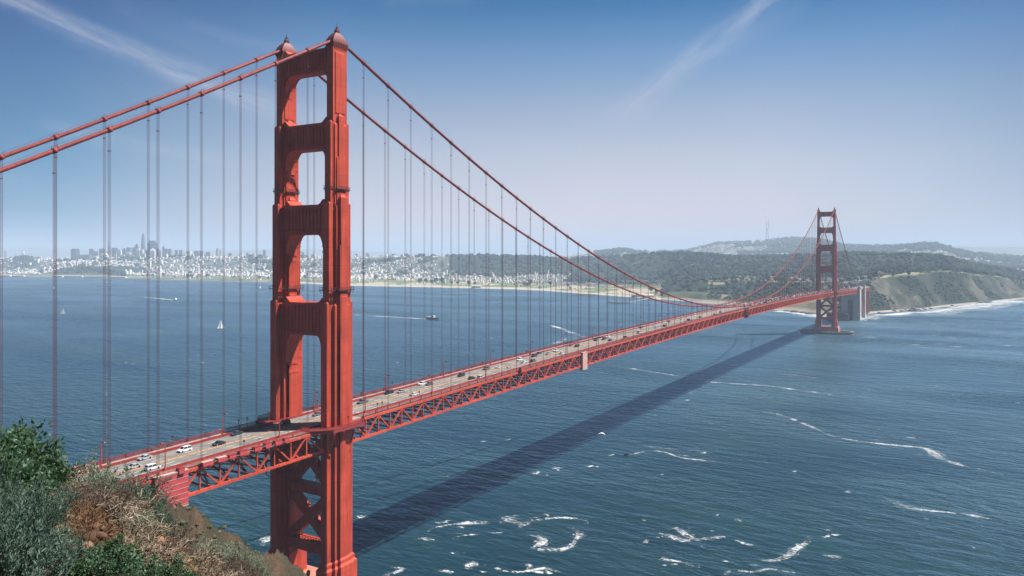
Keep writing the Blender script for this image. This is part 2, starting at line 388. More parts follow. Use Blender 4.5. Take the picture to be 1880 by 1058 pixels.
    # platform carrying the sidewalk round each leg
    for sx in (-1, 1):
        mb = MB(); X0 = sx * 9.3; X1 = sx * 20.6
        pl = [(sx * 9.4, -14.5), (sx * 14.4, -14.5), (sx * 20.2, -8.6), (sx * 20.2, 8.6), (sx * 14.4, 14.5), (sx * 9.4, 14.5)]
        n = len(pl); zt, zb = 76.62, 75.5
        vs = [(x, y, zb) for x, y in pl] + [(x, y, zt) for x, y in pl]
        order = list(range(n)) if sx > 0 else list(reversed(range(n)))
        mb.poly(vs, [tuple(reversed(order)), tuple(i + n for i in order)] + [((order[i]), (order[(i + 1) % n]), (order[(i + 1) % n]) + n, order[i] + n) for i in range(n)])
        for y in (-8, -3, 3, 8): mb.beam((sx * 20.2, y, 75.1), (sx * 18.3, y, 70.5), 0.5, 0.5)
        mb.build('leg_platform', M['darkred'], t)
        mb = MB()
        for (a, b) in zip(pl[:-1], pl[1:]):
            for zz, ww in ((77.9, 0.16), (77.3, 0.08), (76.75, 0.14)): mb.beam((a[0], a[1], zz), (b[0], b[1], zz), ww, ww)
            d = math.hypot(b[0] - a[0], b[1] - a[1]); k = max(2, int(d / 0.45))
            for i in range(k):
                x = a[0] + (b[0] - a[0]) * i / k; y = a[1] + (b[1] - a[1]) * i / k; mb.box((x, y, 77.3), (0.05, 0.05, 0.62))
        mb.build('platform_railing', M['darkred'], t)
        # downpipes and ladder cage hanging from the platform
        mb = MB(); x = sx * 13.7
        for yy, z1 in ((-8.6, 55.0), (-9.1, 58.0), (8.3, 63.0), (8.9, 60.0)):
            mb.tube([(x - 2, yy, 75), (x - 2, yy, z1), (x - 1.2, yy * 0.86, z1 - 1)], 0.22, 6)
            if yy in (-9.1, 8.9):
                for z in range(60, 75, 3): mb.box((x - 2, yy * 0.97, z), (0.6, 0.8, 0.12))
                mb.build('downpipes', M['truss'], t); mb = MB()
    return t
make_tower(0, bridge); make_tower(1280, bridge)

# main cables, draped over both towers
for sx in (-1, 1):
    ys = [YA + i * (0 - YA) / 12 for i in range(12)] + [i * 1280 / 84 for i in range(84)] + [1280 + i * 343 / 12 for i in range(13)]
    pts = []
    for y in ys: pts.append((sx * WX, y, zcable(y) - (0.0 if abs(y) > 1 and abs(y - 1280) > 1 else 0.3)))
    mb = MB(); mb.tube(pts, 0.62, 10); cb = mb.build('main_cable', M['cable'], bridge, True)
    mb = MB()   # hand ropes over the cable
    for off in (-0.5, 0.5):
        mb.tube([(x + off, y, z + 1.3) for x, y, z in pts], 0.018, 4)
    mb.build('hand_rope', M['rope'], cb)

# suspenders with their cable bands
sus_y = [15.24 * k for k in range(-22, 107) if abs(15.24 * k) > 1 and abs(15.24 * k - 1280.2) > 8]
slist = []
for sx in (-1, 1):
    for y in sus_y:
        if y > 1600: continue
        p = at; dx, dy = sx * WX - CAM[0], y - CAM[1]; D = dx * FW[0] + dy * FW[1]; px = 940 + FPX * (dx * RT[0] + dy * RT[1]) / max(D, 1)
        if D < 10 or px < -60 or px > 1900: continue
        slist.append((D, sx, y))
slist.sort()
def rope_geo(mb, sx, y, r=0.042):
    zt, zb = zcable(y), zroad(y) - 0.6
    if zt - zb < 1.0: return
    for dx in (-0.2, 0.2):
        for dy in (-0.27, 0.27):
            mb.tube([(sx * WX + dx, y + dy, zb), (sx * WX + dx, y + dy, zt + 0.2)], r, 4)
def band_geo(mb, sx, y):
    z = zcable(y); e = 0.55; s = (zcable(y + e) - zcable(y - e)) / (2 * e)
    mb.tube([(sx * WX, y - e, z - s * e), (sx * WX, y + e, z + s * e)], 0.8, 10)
    for dx in (-0.5, 0.5):
        for q in (-0.5, 0.5): mb.box((sx * WX + dx, y + q, z + s * q + 0.95), (0.05, 0.05, 0.5))
rest = MB(); restb = MB()
for i, (D, sx, y) in enumerate(slist):
    if i < 100:
        mb = MB(); rope_geo(mb, sx, y); mb.box((sx * WX, y, zcable(y) - 6.0 if zcable(y) - zroad(y) > 12 else zroad(y) + 1), (0.3, 0.36, 0.13))
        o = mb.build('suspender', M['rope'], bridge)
        mb = MB(); band_geo(mb, sx, y); mb.build('cable_band', M['cable'], o, True)
    else:
        rope_geo(rest, sx, y, 0.055); band_geo(restb, sx, y)
o = rest.build('far_suspenders', M['rope'], bridge); tag(o, kind='stuff')
o2 = restb.build('far_cable_bands', M['cable'], o, True); tag(o2, kind='stuff')

# deck
ysd = [YA + i * 15.24 for i in range(22)] + [0.0]
ysd = sorted(set([round(y, 2) for y in np.arange(YA, 0, 7.62)] + [round(y, 2) for y in np.arange(0, 1280, 7.62)] + [round(y, 2) for y in np.arange(1280, YB + 1, 7.62)]))
def ribbon(name, m, x0, x1, top, bot, parent, y0=YA, y1=YB):
    yy = [y for y in ysd if y0 <= y <= y1]; vs = []; fs = []
    for y in yy:
        z = zroad(y); vs += [(x0, y, z + bot), (x1, y, z + bot), (x1, y, z + top), (x0, y, z + top)]
    n = len(yy)
    for i in range(n - 1):
        a = 4 * i; b = a + 4
        for k in range(4): fs.append((a + k, b + k, b + (k + 1) % 4, a + (k + 1) % 4))
    fs += [(0, 1, 2, 3), (4 * n - 1, 4 * n - 2, 4 * n - 3, 4 * n - 4)]
    mb = MB(); mb.poly(vs, fs); return mb.build(name, m, parent)
ribbon('roadway', M['road'], -9.5, 9.5, 0.0, -0.5, bridge)
for sx in (-1, 1):
    a, b = sorted((sx * 10.0, sx * 13.95))
    ribbon('sidewalk', M['walk'], a, b, 0.18, -0.35, bridge)
    a, b = sorted((sx * 9.5, sx * 10.0)); ribbon('curb_barrier', M['darkred'], a, b, 0.85, -0.3, bridge)
    # railings
    for x, nm in ((sx * 14.1, 'railing'),):
        mb = MB()
        for y0, y1 in ((YA, -14.5), (14.5, 1265.5), (1294.5, YB)):
            yy = [y for y in np.arange(y0, y1, 7.62)] + [y1]
            for a, b in zip(yy[:-1], yy[1:]):
                for dz, ww in ((1.45, 0.2), (0.95, 0.07), (0.3, 0.14)): mb.beam((x, a, zroad(a) + dz), (x, b, zroad(b) + dz), ww, ww)
                mb.box((x, a, zroad(a) + 0.8), (0.14, 0.14, 0.75))
                step = 0.42 if a < 420 else 0.9
                for y in np.arange(a + step, b - 0.1, step): mb.box((x, float(y), zroad(y) + 0.87), (0.04, 0.075 if step < 0.5 else 0.17, 0.58))
        mb.build(nm, M['darkred'], bridge)
# lane markings and median tubes
mb = MB(); my = MB()
for xl in (-6.3, -3.15, 3.15, 6.3):
    for y in np.arange(YA, YB - 8, 12.0):
        z0, z1 = zroad(y) + 0.015, zroad(y + 4) + 0.015
        mb.poly([(xl - 0.09, y, z0), (xl + 0.09, y, z0), (xl + 0.09, y + 4, z1), (xl - 0.09, y + 4, z1)], [(0, 1, 2, 3)])
for a, b in zip(ysd[:-1], ysd[1:]):
    for xl in (-0.22, 0.22): my.poly([(xl - 0.12, a, zroad(a) + 0.015), (xl + 0.12, a, zroad(a) + 0.015), (xl + 0.12, b, zroad(b) + 0.015), (xl - 0.12, b, zroad(b) + 0.015)], [(0, 1, 2, 3)])
o = mb.build('lane_dashes', M['white'], bridge); o = my.build('centre_lines', M['yellow'], bridge)
mb = MB()
for y in np.arange(-200, 700, 3.8): mb.box((0, float(y), zroad(y) + 0.35), (0.09, 0.09, 0.35))
o = mb.build('median_tubes', M['yellow'], bridge); tag(o, kind='stuff')
# stiffening trusses
PNL = 7.62
def truss(sx):
    mb = MB(); x = sx * 13.95
    for y0, y1 in ((YA, -1.0), (1.0, 1279.0), (1281.0, YB)):
        n = int(round((y1 - y0) / PNL)); st = (y1 - y0) / n
        for i in range(n):
            a, b = y0 + i * st, y0 + (i + 1) * st; ta, tb = zroad(a) - 0.75, zroad(b) - 0.75; ba, bb = ta - 7.6, tb - 7.6
            mb.beam((x, a, ta), (x, b, tb), 0.95, 0.95); mb.beam((x, a, ba), (x, b, bb), 0.9, 0.85)
            mb.box((x, a, (ta + ba) / 2), (0.22, 0.24, 3.4))
            if i % 2 == 0: mb.beam((x, a, ba + 0.2), (x, b, tb - 0.2), 0.5, 0.62, (1, 0, 0))
            else: mb.beam((x, a, ta - 0.2), (x, b, bb + 0.2), 0.5, 0.62, (1, 0, 0))
            nz = ba if i % 2 == 0 else ta    # gusset plate
            q = 1 if i % 2 == 0 else -1
            mb.prism([(a - 1.25, nz + q * 0.2), (a + 1.25, nz + q * 0.2), (a + 0.5, nz + q * 1.25), (a - 0.5, nz + q * 1.25)], x - 0.3, x + 0.3, 'X')
    return mb.build('stiffening_truss', M['truss'], bridge)
truss(-1); truss(1)
mb = MB()
for y in np.arange(YA + 3.8, YB, PNL):
    y = float(y); z = zroad(y)
    mb.box((0, y, z - 1.35), (13.4, 0.25, 0.8))
    mb.box((0, y, z - 8.3), (13.3, 0.25, 0.28))
    mb.beam((-13.4, y, z - 8.3), (0, y, z - 2.2), 0.35, 0.35); mb.beam((13.4, y, z - 8.3), (0, y, z - 2.2), 0.35, 0.35)
mb.build('floor_beams', M['truss'], bridge)
mb = MB()
for i, y in enumerate(np.arange(YA + 3.8, YB - PNL, PNL)):
    y = float(y); z = zroad(y) - 8.3; s = 1 if i % 2 else -1
    mb.beam((-13.3 * s, y, z), (0, y + PNL, z), 0.4, 0.35); mb.beam((13.3 * s, y, z), (0, y + PNL, z), 0.4, 0.35)
    mb.beam((-5, y, zroad(y) - 0.9), (-5, y + PNL, zroad(y + PNL) - 0.9), 0.4, 0.7); mb.beam((5, y, zroad(y) - 0.9), (5, y + PNL, zroad(y + PNL) - 0.9), 0.4, 0.7)
mb.build('lateral_bracing', M['truss'], bridge)

# piers
def oval(a, b, n=40): return [(a * math.cos(2 * PI * i / n), b * math.sin(2 * PI * i / n)) for i in range(n)]
def ring_solid(mb, outer, inner, z0, z1, cy):
    n = len(outer); vs = []
    for z in (z0, z1):
        for (x, y) in outer: vs.append((x, y + cy, z))
        for (x, y) in inner: vs.append((x, y + cy, z))
    fs = []
    for i in range(n):
        j = (i + 1) % n
        fs += [(i, j, 2 * n + j, 2 * n + i), (n + j, n + i, 3 * n + i, 3 * n + j), (2 * n + i, 2 * n + j, 3 * n + j, 3 * n + i), (i, n + i, n + j, j)]
    mb.poly(vs, fs)
mb = MB(); mb.frust([(0, 0, 24, 13, -6), (0, 0, 23.5, 12.5, 6), (0, 0, 22.4, 11.6, 12.4), (0, 0, 21.9, 11.2, 12.9)])
mb.box((0, 0, 13.3), (8.2, 6.0, 0.5)); mb.build('near_pier', M['concr'], bridge)
mb = MB()
mb.box((1.0, -7.2, 15.0), (2.2, 1.6, 2.0)); mb.tube([(1.0, -7.2, 15.0), (3.0, -7.6, 18.6)], [1.3, 0.9], 10); mb.tube([(3.0, -6.0, 14.5), (5.0, -6.2, 20.3)], [1.0, 0.7], 10)
mb.box((-2.5, -7.8, 14.2), (1.2, 1.0, 1.2)); mb.build('maintenance_rig', M['tarp'], bridge)
mb = MB(); mb.frust([(0, 1280, 22, 11.5, -8), (0, 1280, 21.5, 11, 9.5), (0, 1280, 20.5, 10.2, 12.9)]); mb.build('far_pier', M['concr'], bridge)
mb = MB()
ov = [(x * (1.0 if abs(x) < 20 else 1.0), y) for x, y in oval(46, 23)]
ring_solid(mb, ov, oval(42.5, 19.5), -8, 4.6, 1280); ring_solid(mb, oval(46.6, 23.6), oval(42.0, 19.0), 3.6, 4.9, 1280)
mb.build('pier_fender', M['concd'], bridge)

# tarpaulin enclosures, work platforms hanging on the truss (they are lifted on and off: things of their own)
def enclosure(y0, y1, m, label, seam=True, dz=0.4, hgt=10.6, x0=13.2, x1=15.4):
    t = empty('tarpaulin_enclosure', (x1, (y0 + y1) / 2, zroad(y0) - hgt)); ym = (y0 + y1) / 2
    z = zroad(ym)
    mb = MB(); mb.box(((x0 + x1) / 2 - x1, 0, (dz + hgt) / 2 ), ((x1 - x0) / 2, (y1 - y0) / 2, (hgt + dz) / 2)); mb.build('cover', m, t)
    mb = MB()
    if seam:
        k = 7
        for i in range(k): mb.box((0.05, 0, 0.5 + i * (hgt - 0.4) / (k - 1)), (0.05, (y1 - y0) / 2 + 0.02, 0.05))
    mb.box((-(x1 - x0) / 2, 0, hgt + dz + 0.05), ((x1 - x0) / 2 + 0.15, (y1 - y0) / 2 + 0.15, 0.12)); mb.box((-(x1 - x0) / 2, 0, -0.08), ((x1 - x0) / 2 + 0.12, (y1 - y0) / 2 + 0.12, 0.12))
    mb.build('scaffold_battens', M['tarpw'], t)
    tag(t, label, 'scaffold cover', 'work enclosures hung on the bridge side'); return t
enclosure(-78.2, -67.0, M['tarp'], 'large red tarpaulin work enclosure with pale seams beside the green shrub', hgt=10.4)
enclosure(216.5, 223.2, M['tarpw'], 'small pale pink work enclosure hung on the bridge side beyond the near tower', False, 0.3, 10.2)
for (ya, yb, m_, lb) in ((626, 634, M['dome'], 'dark red work cage hung on the middle of the bridge side'), (1195, 1201, M['truss'], 'orange work cage hung on the bridge side just before the far tower')):
    t = empty('work_cage', (15.2, (ya + yb) / 2, zroad(ya) - 9)); mb = MB(); h = (yb - ya) / 2
    for z in (0, 3.5, 7, 10.4): mb.box((0, 0, z), (1.5, h, 0.22))
    for y in np.linspace(-h, h, 6):
        for x in (-1.4, 1.4): mb.box((x, float(y), 5.2), (0.12, 0.12, 5.2))
    for y in np.linspace(-h, h, 6)[:-1]: mb.beam((1.4, float(y), 0), (1.4, float(y) + 2 * h / 5, 10.4), 0.15, 0.15)
    mb.build('cage_frame', m_, t); mb = MB(); mb.box((0, 0, 1.2), (1.3, h - 0.2, 0.9)); mb.build('cage_platform', m_, t)
    tag(t, lb, 'work cage')
# red equipment boxes along the near sidewalk rail (staging for painters)
boxes_y = [(-96, 5.0, 1.7), (-89.5, 4.2, 1.3), (-84, 4.6, 1.6), (-69.5, 2.0, 1.5), (-60, 3.8, 1.1), (-54.5, 3.4, 1.1), (-50.5, 2.6, 1.0), (-46, 3.2, 1.3), (-40, 3.0, 1.2), (-35.5, 2.6, 1.4), (-31, 3.0, 1.3), (140, 2.6, 2.2), (-27, 2.4, 1.2)]
boxes_y.sort()
for i, (y, ln, h) in enumerate(boxes_y):
    t = empty('equipment_box', (15.1, y, zroad(y) - 0.2)); mb = MB(); mb.box((0, 0, h / 2), (0.75, ln / 2, h / 2)); mb.build('crate', M['tarp'], t)
    mb = MB(); mb.box((0, 0, h + 0.06), (0.82, ln / 2 + 0.07, 0.06)); mb.build('lid', M['tarpw'] if i in (4, 5) else M['darkred'], t)
    mb = MB(); mb.box((0, 0, -0.12), (1.0, ln / 2 + 0.1, 0.1)); mb.build('tray', M['darkred'], t)
    tag(t, ('lone tall red equipment box on the bridge rail beyond the near tower' if y > 0 else ordinal(i) + ' red equipment box from the near end along the bridge rail'), 'equipment box', 'painters boxes along the rail')
# hose draped along the rail
mb = MB(); pts = []
for i in range(90):
    y = -58 + i * 0.42; pts.append((15.6 + 0.12 * math.sin(i * 0.9), y, zroad(y) + 0.1 + 0.32 * math.sin(i * 0.41) + 0.12 * math.sin(i * 1.3)))
mb.tube(pts, 0.07, 5); o = mb.build('hose', M['conc'], None, True); o.name = 'hose'; tag(o, 'pale hose looped along the outer bridge rail before the near tower', 'hose')

# street lamps
def make_lamp():
    t = empty('street_lamp'); mb = MB(); mb.tube([(0, 0, 0), (0, 0, 7.6)], [0.2, 0.13], 8); mb.box((0, 0, 0.5), (0.28, 0.28, 0.5)); mb.build('pole', M['truss'], t)
    mb = MB(); mb.tube([(0, 0, 7.4), (0.25, 0, 8.1), (0.8, 0, 8.45), (1.5, 0, 8.3)], 0.1, 6); mb.build('arm', M['truss'], t)
    mb = MB(); mb.frust([(1.75, 0, 0.42, 0.3, 7.95), (1.75, 0, 0.5, 0.36, 8.15), (1.75, 0, 0.3, 0.25, 8.4), (1.75, 0, 0.1, 0.1, 8.55)]); mb.build('lamp_head', M['lamp'], t)
    return t
lamp0 = make_lamp(); first = True
cnt = {-1: 0, 1: 0}
for sx in (-1, 1):
    for k in range(-3, 28):
        y = (k * 45.72 + 12) if sx < 0 else (k * 45.72 + 20)
        if abs(y) < 9 or abs(y - 1280) < 9: y += 22
        D = (sx * 12 - CAM[0]) * FW[0] + (y - CAM[1]) * FW[1]
        if y < -110: continue
        o = lamp0 if first else copy_tree(lamp0); first = False
        o.location = (sx * 10.35, y, zroad(y) + 0.17); o.rotation_euler = (0, 0, 0 if sx < 0 else PI)
        side = 'far walkway' if sx < 0 else 'near walkway'
        tag(o, f'curved orange street lamp on the {side}, {ordinal(cnt[sx])} from the near end', 'street lamp', 'street lamps along the bridge'); cnt[sx] += 1
# short pedestal posts near the tower
def make_post():
    t = empty('call_post'); mb = MB(); mb.tube([(0, 0, 0), (0, 0, 3.2)], 0.11, 6); mb.build('post', M['truss'], t)
    mb = MB(); mb.tube([(0, 0, 3.1), (0, 0, 3.7)], [0.28, 0.34], 8); mb.build('post_head', M['lamp'], t); return t
post0 = make_post()
pp = [(-13.4, -20), (-13.4, -24), (-13.4, -52), (-13.4, -9.5), (-13.4, 17), (13.4, 24), (13.4, 27), (13.4, 52), (13.4, -24.5), (19.6, 0), (13.4, 128), (13.4, -44), (-13.4, 66)]
pp.sort(key=lambda p: p[1])
for i, (x, y) in enumerate(pp):
    o = post0 if i == 0 else copy_tree(post0); o.location = (x, y, zroad(y) + 0.18)
    tag(o, f'short sign post by the bridge walkway, {ordinal(i)} from the near end', 'post', 'short posts beside the walkway')
# ------------------------------------------------------------------ cars
def car_body_profile(kind):
    if kind == 'sedan': return dict(L=4.6, W=0.9, belt=0.82, top=1.42, hood=1.25, ws=0.55, r0=-0.75, r1=-1.55, trunk=0.95)
    if kind == 'suv': return dict(L=4.7, W=0.95, belt=1.0, top=1.75, hood=1.35, ws=0.75, r0=-1.9, r1=-2.2, trunk=1.0)
    if kind == 'van': return dict(L=5.2, W=1.0, belt=1.1, top=2.05, hood=1.9, ws=1.2, r0=-2.4, r1=-2.55, trunk=1.1)
    return dict(L=5.6, W=1.0, belt=1.0, top=1.8, hood=1.55, ws=0.9, r0=-0.45, r1=-0.75, trunk=1.0)
CARM = {}
def paint(cname):
    cols = dict(white=(0.75, 0.75, 0.74), silver=(0.45, 0.46, 0.48), black=(0.02, 0.02, 0.024), dark_blue=(0.02, 0.035, 0.08), grey=(0.14, 0.145, 0.15), red=(0.5, 0.03, 0.03))
    if cname not in CARM:
        m = mat('car_paint_' + cname, cols[cname], 0.28, 0.15 if cname in ('silver', 'grey') else 0.0, 0.5, 0.04, 2.0)
        m.node_tree.nodes['Principled BSDF'].inputs['Coat Weight'].default_value = 0.6; CARM[cname] = m
    return CARM[cname]
def car_meshes(kind):
    p = car_body_profile(kind); h = p['L'] / 2; W = p['W']
    mb = MB()
    prof = [(-h, 0.38), (-h + 0.1, 0.22), (h - 0.15, 0.22), (h, 0.42), (h - 0.05, 0.68), (p['hood'], p['belt'] - 0.02), (p['r1'] - 0.15, p['belt']), (-h + 0.08, p['belt'] - (0.02 if kind != 'sedan' else 0.0)), (-h, 0.7)]
    prof = [(-y, z) for y, z in prof][::-1]; prof = [(-y, z) for y, z in prof][::-1]
    mb.prism(prof, -W, W, 'X')
    # roof slab and pillars
    rt = p['top']; ry0, ry1 = p['r0'], p['ws'] - 0.1
    mb.frust([(0, (ry0 + ry1) / 2, W - 0.2, (ry1 - ry0) / 2 + 0.05, rt - 0.09), (0, (ry0 + ry1) / 2, W - 0.26, (ry1 - ry0) / 2 - 0.02, rt)])
    for s in (-1, 1):
        for (ya, yb) in ((p['hood'] - 0.05, p['ws'] - 0.1), (p['r1'], p['r0'] + 0.02), ((p['hood'] + p['r1']) / 2 - 0.1, (ry0 + ry1) / 2)):
            mb.beam((s * (W - 0.04), ya, p['belt'] - 0.03), (s * (W - 0.24), yb, rt - 0.06), 0.09, 0.09)
    if kind == 'pickup':
        mb.box((0, -1.8, p['belt'] + 0.06), (W, 0.95, 0.06)); 
    body = mb
    g = MB()
    g.frust([(0, 0, 1, 1, 0), (0, 0, 1, 1, 0.01)]) if False else None
    x0, x1 = W - 0.05, W - 0.22
    ya, yb, yc, yd = p['r1'], p['hood'] - 0.08, p['ws'] - 0.05, p['r0']
    z0, z1 = p['belt'] - 0.02, rt - 0.07
    vs = [(-x0, ya, z0), (x0, ya, z0), (x0, yb, z0), (-x0, yb, z0), (-x1, yd, z1), (x1, yd, z1), (x1, yc, z1), (-x1, yc, z1)]
    g.poly(vs, [(3, 2, 1, 0), (4, 5, 6, 7), (0, 1, 5, 4), (1, 2, 6, 5), (2, 3, 7, 6), (3, 0, 4, 7)])
    wh = []
    for y in (h - 0.9, -h + 0.95):
        for s in (-1, 1):
            m_ = MB(); m_.tube([(s * (W - 0.2), y, 0.33), (s * (W + 0.02), y, 0.33)], 0.34, 12); wh.append(m_)
    lt = []; tl = []
    for s in (-1, 1):
        m_ = MB(); m_.box((s * (W - 0.25), h - 0.03, 0.6), (0.18, 0.04, 0.08)); lt.append(m_)
        m_ = MB(); m_.box((s * (W - 0.2), -h + 0.0, 0.7), (0.14, 0.04, 0.09)); tl.append(m_)
    return body, g, wh, lt, tl
HEADL = mat('headlight_lens', (0.7, 0.7, 0.68), 0.15); TAILL = mat('tail_light_lens', (0.35, 0.01, 0.01), 0.2)
protos = {}
def car(kind, cname, x, y, rz, small=False):
    key = (kind, cname, small)
    if key not in protos:
        body, g, wh, lt, tl = car_meshes(kind)
        if small:
            n0 = len(body.f); body.poly(g.v, g.f); n1 = len(body.f)
            for m_ in wh: body.poly(m_.v, m_.f)
            o = body.build('car', [paint(cname), M['glass'], M['black']])
            for i, p_ in enumerate(o.data.polygons): p_.material_index = 0 if i < n0 else (1 if i < n1 else 2)
        else:
            o = empty('pickup_truck' if kind == 'pickup' else ('van' if kind == 'van' else 'car'))
            body.build('body', paint(cname), o); g.build('windows', M['glass'], o)
            for m_ in wh: m_.build('wheel', M['black'], o)
            [m_.build('headlight', HEADL, o) for m_ in lt]; [m_.build('tail_light', TAILL, o) for m_ in tl]
        protos[key] = o
    else: o = copy_tree(protos[key])
    o.location = (x, y, zroad(y) + 0.02); o.rotation_euler = (0, 0, rz); return o
LANES = [-7.9, -4.75, -1.65, 1.65, 4.75, 7.9]
carpx = [(267, 839, 'silver', 'sedan'), (341, 825, 'white', 'suv'), (245, 855, 'silver', 'sedan'), (280, 857, 'white', 'suv'), (398, 812, 'black', 'sedan'),
 (432, 794, 'dark_blue', 'sedan'), (525, 776, 'black', 'suv'), (587, 760, 'grey', 'sedan'), (667, 737, 'grey', 'pickup'), (714, 720, 'black', 'suv'), (738, 718, 'silver', 'sedan'),
 (762, 723, 'white', 'sedan'), (776, 704, 'white', 'suv'), (790, 704, 'grey', 'sedan'), (845, 688, 'black', 'suv'), (863, 693, 'black', 'sedan'), (882, 692, 'white', 'suv'),
 (893, 676, 'grey', 'suv'), (916, 673, 'white', 'sedan'), (957, 660, 'white', 'suv'), (965, 664, 'white', 'sedan'), (978, 662, 'grey', 'suv'), (982, 653, 'black', 'suv'), (991, 648, 'dark_blue', 'sedan'),
 (1008, 649, 'silver', 'sedan'), (1022, 643, 'white', 'suv'), (1033, 648, 'white', 'sedan'), (1052, 633, 'red', 'sedan'), (1058, 635, 'black', 'suv'), (1097, 624, 'black', 'sedan'), (1107, 622, 'dark_blue', 'suv'),
 (1117, 618, 'white', 'suv'), (1120, 624, 'black', 'sedan'), (1149, 619, 'grey', 'suv'), (1173, 610, 'white', 'van'), (1178, 601, 'black', 'sedan'), (1202, 597, 'white', 'sedan'), (1220, 598, 'black', 'suv'),
 (1221, 592, 'white', 'suv'), (1229, 591, 'grey', 'sedan'), (1266, 587, 'black', 'suv'), (1288, 582, 'black', 'sedan'), (1254, 585, 'white', 'sedan'), (1277, 579, 'white', 'suv'), (1309, 577, 'red', 'sedan'), (1325, 573, 'black', 'sedan'), (1347, 565, 'white', 'suv')]
placed = []
for px, py, cn, kd in carpx:
    z = 79.0
    for _ in range(6):
        X, Y, _z = on_z(px, py, z + 0.8); z = zroad(Y)
    lane = min(LANES, key=lambda l: abs(l - X)); placed.append([Y, lane, cn, kd])
names = dict(white='white', silver='silver', black='black', dark_blue='dark blue', grey='grey', red='red')
kn = dict(sedan='sedan', suv='tall hatchback', van='van', pickup='pickup truck')
cc = {}; taken = {}
def free(y, lane):
    ys_ = taken.setdefault(lane, [])
    while any(abs(y - q) < 8 for q in ys_): y += 2.5
    ys_.append(y); return y
placed.sort(key=lambda t: t[0])
for Y, lane, cn, kd in placed:
    Y = free(Y, lane); key = (cn, kd); i = cc.get(key, 0); cc[key] = i + 1
    o = car(kd, cn, lane, Y, 0 if lane > 0 else PI, small=Y > 520)
    tag(o, f'{names[cn]} {kn[kd]} on the bridge, {ordinal(i)} such from the near end', kn[kd].split()[0] if kd != 'suv' else 'car', 'cars crossing the bridge')
    if kd in ('sedan',): o['category'] = 'car'
far_cols = ['white', 'silver', 'black', 'grey', 'white', 'dark_blue', 'white', 'black']
for lane in LANES:
    y = 660 + rnd.random() * 30
    while y < 1600:
        cn = rnd.choice(far_cols); kd = rnd.choice(['sedan', 'suv', 'suv', 'sedan', 'van'] if cn == 'white' else ['sedan', 'suv'])
        yy = free(y, lane); o = car(kd, cn, lane, yy, 0 if lane > 0 else PI, small=True)
        tag(o, f'{names[cn]} {kn[kd]} in dense traffic on the far half of the bridge', 'car', f'{names[cn]} {kn[kd]} traffic on the far half')
        y += rnd.uniform(16, 50) if lane > 0 else rnd.uniform(12, 36)

# ------------------------------------------------------------------ people on the walkway
SKIN = mat('skin', (0.45, 0.28, 0.2), 0.6)
def person(x, y, rz, shirt, legs, hair, label, stride=0.16):
    V = [(0, 0, .95), (0, 0, 1.18), (0, 0, 1.42), (0, 0, 1.54), (0, .01, 1.66), (0, 0, 1.76), (.11, 0, .9), (.11, stride, .5), (.11, stride * .9, .09), (.11, stride + .14, .04),
         (-.11, 0, .9), (-.11, -stride * .6, .5), (-.11, -stride * 1.4, .1), (-.11, -stride * 1.4 + .14, .04), (.2, 0, 1.4), (.25, -.08, 1.14), (.24, .05, .92), (.24, .08, .82),
         (-.2, 0, 1.4), (-.25, .08, 1.14), (-.24, .22, .95), (-.24, .28, .88)]
    E_ = [(0, 1), (1, 2), (2, 3), (3, 4), (4, 5), (0, 6), (6, 7), (7, 8), (8, 9), (0, 10), (10, 11), (11, 12), (12, 13), (2, 14), (14, 15), (15, 16), (16, 17), (2, 18), (18, 19), (19, 20), (20, 21)]
    R_ = [.14, .15, .16, .06, .1, .085, .09, .06, .045, .04, .09, .06, .045, .04, .06, .045, .035, .03, .06, .045, .035, .03]
    me = bpy.data.meshes.new('person'); me.from_pydata(V, E_, []); o = bpy.data.objects.new('person', me); C.objects.link(o)
    for m_ in (SKIN, legs, shirt): me.materials.append(m_)
    md = o.modifiers.new('skin', 'SKIN')
    for i, r in enumerate(R_): me.skin_vertices[0].data[i].radius = (r, r)  if me.skin_vertices else (r, r)
    me.skin_vertices[0].data[0].use_root = True
    o.modifiers.new('sub', 'SUBSURF').levels = 1
    dg = bpy.context.evaluated_depsgraph_get(); me2 = bpy.data.meshes.new_from_object(o.evaluated_get(dg)); o.modifiers.clear(); o.data = me2
    me2.materials.clear()
    for m_ in (SKIN, legs, shirt): me2.materials.append(m_)
    for p_ in me2.polygons:
        c = p_.center; p_.material_index = 1 if c.z < 0.98 and abs(c.x) < .2 else (2 if c.z < 1.5 and not (c.z < .95) else 0); p_.use_smooth = True
    mb = MB(); mb.frust([(0, -.02, .09, .1, 1.66), (0, -.02, .1, .11, 1.75), (0, -.01, .07, .08, 1.83)]); mb.build('hair', hair, o)
    o.location = (x, y, zroad(y) + .18); o.rotation_euler = (0, 0, rz); tag(o, label, 'person', 'people on the far walkway'); return o
clo = [mat('cloth_black', (.02, .02, .025), .8), mat('cloth_navy', (.03, .04, .09), .8), mat('cloth_grey', (.2, .2, .2), .8), mat('cloth_brown', (.08, .05, .03), .8)]
ppl = [(272, 826), (841, 678), (848, 675), (285, 705), (699, 716)]
pl = []
for px, py in ppl:
    if px == 285: continue
    z = 78
    for _ in range(5): X, Y, _z = on_z(px, py, z + 1); z = zroad(Y)
    pl.append((X, Y))
person(-12.3, pl[0][1], PI, clo[0], clo[1], clo[0], 'person in dark clothes walking on the far walkway, nearest to the green hill')
person(-12.4, pl[1][1], 0, clo[1], clo[0], clo[3], 'person in a navy top on the far walkway, nearer of two walking together')
person(-11.8, pl[2][1] + 2, 0, clo[2], clo[1], clo[0], 'person in a grey top on the far walkway, farther of two walking together')
person(-12.2, pl[3][1], PI, clo[3], clo[0], clo[3], 'person in a brown top alone on the far walkway just past the near tower')

